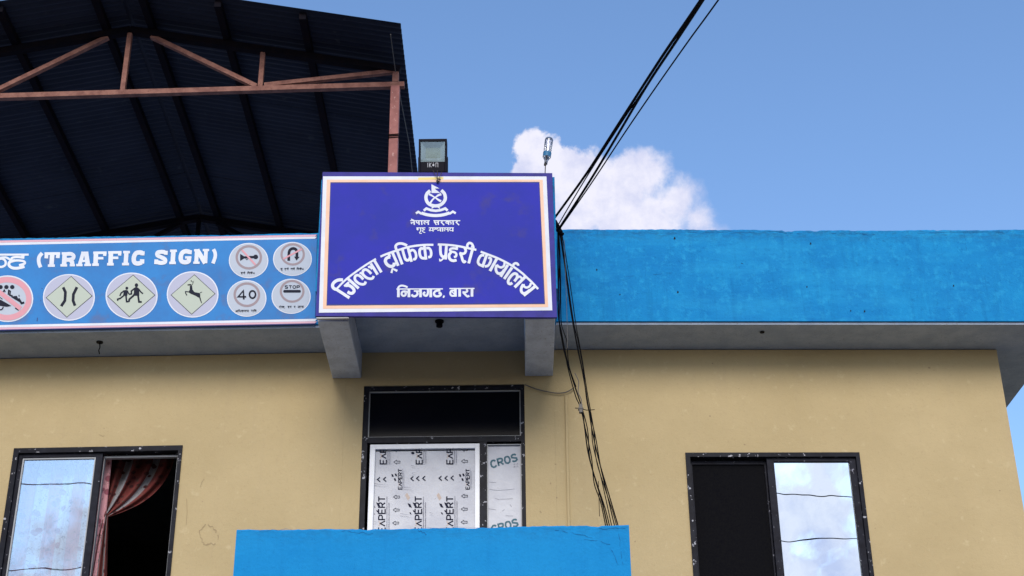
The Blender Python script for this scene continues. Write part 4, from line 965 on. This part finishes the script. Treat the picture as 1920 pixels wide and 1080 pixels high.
def drop(pts, r, label, ya=10.42, yb_=10.25, m='cable'): return cab('drop_cable', cable_pts(pts, ya, yb_), r, label, DG, m)
drop([(1046, 428), (1046, 470), (1047, 530), (1047, 590), (1053, 625), (1063, 675), (1077, 722), (1090, 762), (1096, 800), (1103, 850), (1118, 905), (1131, 950), (1144, 1010)], .005, 'thick black drop cable hanging closest to the sign, down to the clip')
drop([(1047, 430), (1050, 480), (1046, 560), (1051, 620), (1060, 668), (1080, 730), (1092, 768), (1102, 808), (1106, 860), (1121, 912), (1136, 958), (1148, 1010)], .004, 'black drop cable twisted with the one nearest the sign')
drop([(1050, 432), (1056, 470), (1066, 540), (1076, 612), (1086, 665), (1098, 730), (1109, 800), (1122, 860), (1141, 925), (1166, 1010)], .0045, 'black drop cable hanging furthest right of the bundle')
drop([(1049, 436), (1059, 500), (1069, 575), (1082, 650), (1094, 705), (1103, 760), (1117, 822), (1126, 875), (1139, 930), (1158, 1010)], .004, 'black drop cable bowing between the right hand strands')
drop([(1052, 436), (1062, 510), (1075, 600), (1084, 640), (1093, 690), (1100, 750), (1108, 790), (1112, 835), (1128, 900), (1152, 1010)], .0035, 'thin black drop cable looping left of the right strands')
drop([(1045, 430), (1049, 480), (1050, 550), (1049, 610), (1058, 655), (1066, 695), (1079, 742), (1088, 764), (1098, 806), (1109, 858), (1114, 906), (1127, 945), (1140, 1010)], .004, 'black drop cable crossing in front of the left strands above the clip')
drop([(1053, 434), (1064, 500), (1073, 560), (1080, 610), (1091, 670), (1101, 735), (1113, 805), (1118, 862), (1134, 915), (1149, 960), (1162, 1010)], .0035, 'thin black drop cable running between the two right strands')
drop([(1048, 440), (1051, 520), (1052, 600), (1057, 622), (1063, 640), (1064, 660), (1068, 690), (1080, 725)], .0035, 'thin kinked wire hanging in front of the soffit beside the bracket')
drop([(1058, 450), (1062, 560), (1064, 640), (1062, 655)], .002, 'hair thin wire hanging beside the sign edge', m='cablegrey')
drop([(1122, 902), (1123, 935), (1124, 968)], .0022, 'short loose wire end hanging below the right strands', 10.29, 10.26)
P = [FC.hit(x, y, .02) for x, y in ((984, 721), (1005, 729), (1025, 734), (1045, 737), (1062, 735), (1076, 727))]
cab('wall_wire', P, .0045, 'thin grey brown wire sagging across the wall beside the door top', 'wires tacked on the wall', 'cablegrey')
P = cable_pts([(1078, 700), (1085, 716), (1084, 735), (1090, 750), (1089, 765)], 10.36, 10.34)
cab('wall_wire', P, .0035, 'short twig like wire curling above the cable clip', 'wires tacked on the wall', 'cablegrey')
P = cable_pts([(1080, 764.5), (1092, 766), (1104, 768), (1116, 767.6)], 10.33, 10.33)
P = [Frame(0, 10.33, 0).hit(x, y) for x, y in ((1078, 765), (1090, 766), (1100, 769), (1115, 768))]
cab('wall_wire', P, .003, 'short level wire crossing the cable bundle at the clip', 'wires tacked on the wall')
c = Frame(0, 10.32, 0); s0, z0_ = c.sz(1086, 774); s1, z1_ = c.sz(1092, 758)
mb = MB(); c.box(mb, s0, s1, -.02, .012, z0_, z1_); c.box(mb, s0-.006, s1+.006, -.024, .016, (z0_+z1_)/2-.008, (z0_+z1_)/2+.004)
tag(mb.build('cable_clip', 'cablegrey', bevel=.002), 'small grey clip gathering the drop cables beside the door', 'clip')
mb = MB(); mb.tube([Frame(0, 10.4, 0).hit(1040, 414), Frame(0, 10.4, 0).hit(1052, 436)], .016, 8); mb.tube([Frame(0, 10.38, 0).hit(1043, 430), Frame(0, 10.42, 0).hit(1056, 440)], .014, 8)
tag(mb.build('cable_knot', 'cable'), 'black knot of cables at the corner between sign and right parapet', 'cable knot')

# street wires that the panes mirror
def mirror(fr, px, py, yw, off=-.03):
    h = fr.hit(px, py, off); r = ray(px, py).normalized(); d = r-2*r.dot(fr.n)*fr.n; return h+d*((yw-h.y)/d.y)
def street(A, B, yw, r, label):
    a, b = A, B; d = (b-a)/(b.x-a.x); pts = []
    for x in (-45, -30, -20, -12, -8, a.x, (a.x+b.x)/2, b.x, 10, 16, 26, 45):
        p = a+d*(x-a.x); p = Vector((x, yw, p.z+.010*math.sin(x*1.7))); pts.append(p)
    mb = MB(); mb.tube(sorted(pts, key=lambda q: q.x), r, 7)
    tag(mb.build('street_wire', 'cable', smooth=True), label, 'wire', 'street wires strung along the road')
street(mirror(FL, 60, 906, -2.), mirror(FR, 1530, 930, -2.), -2.0, .0095, 'black street wire mirrored highest in the window panes')
street(mirror(FL, 80, 1066, -2.4), mirror(FR, 1540, 1011, -2.4), -2.4, .0095, 'black street wire mirrored lowest in the window panes')
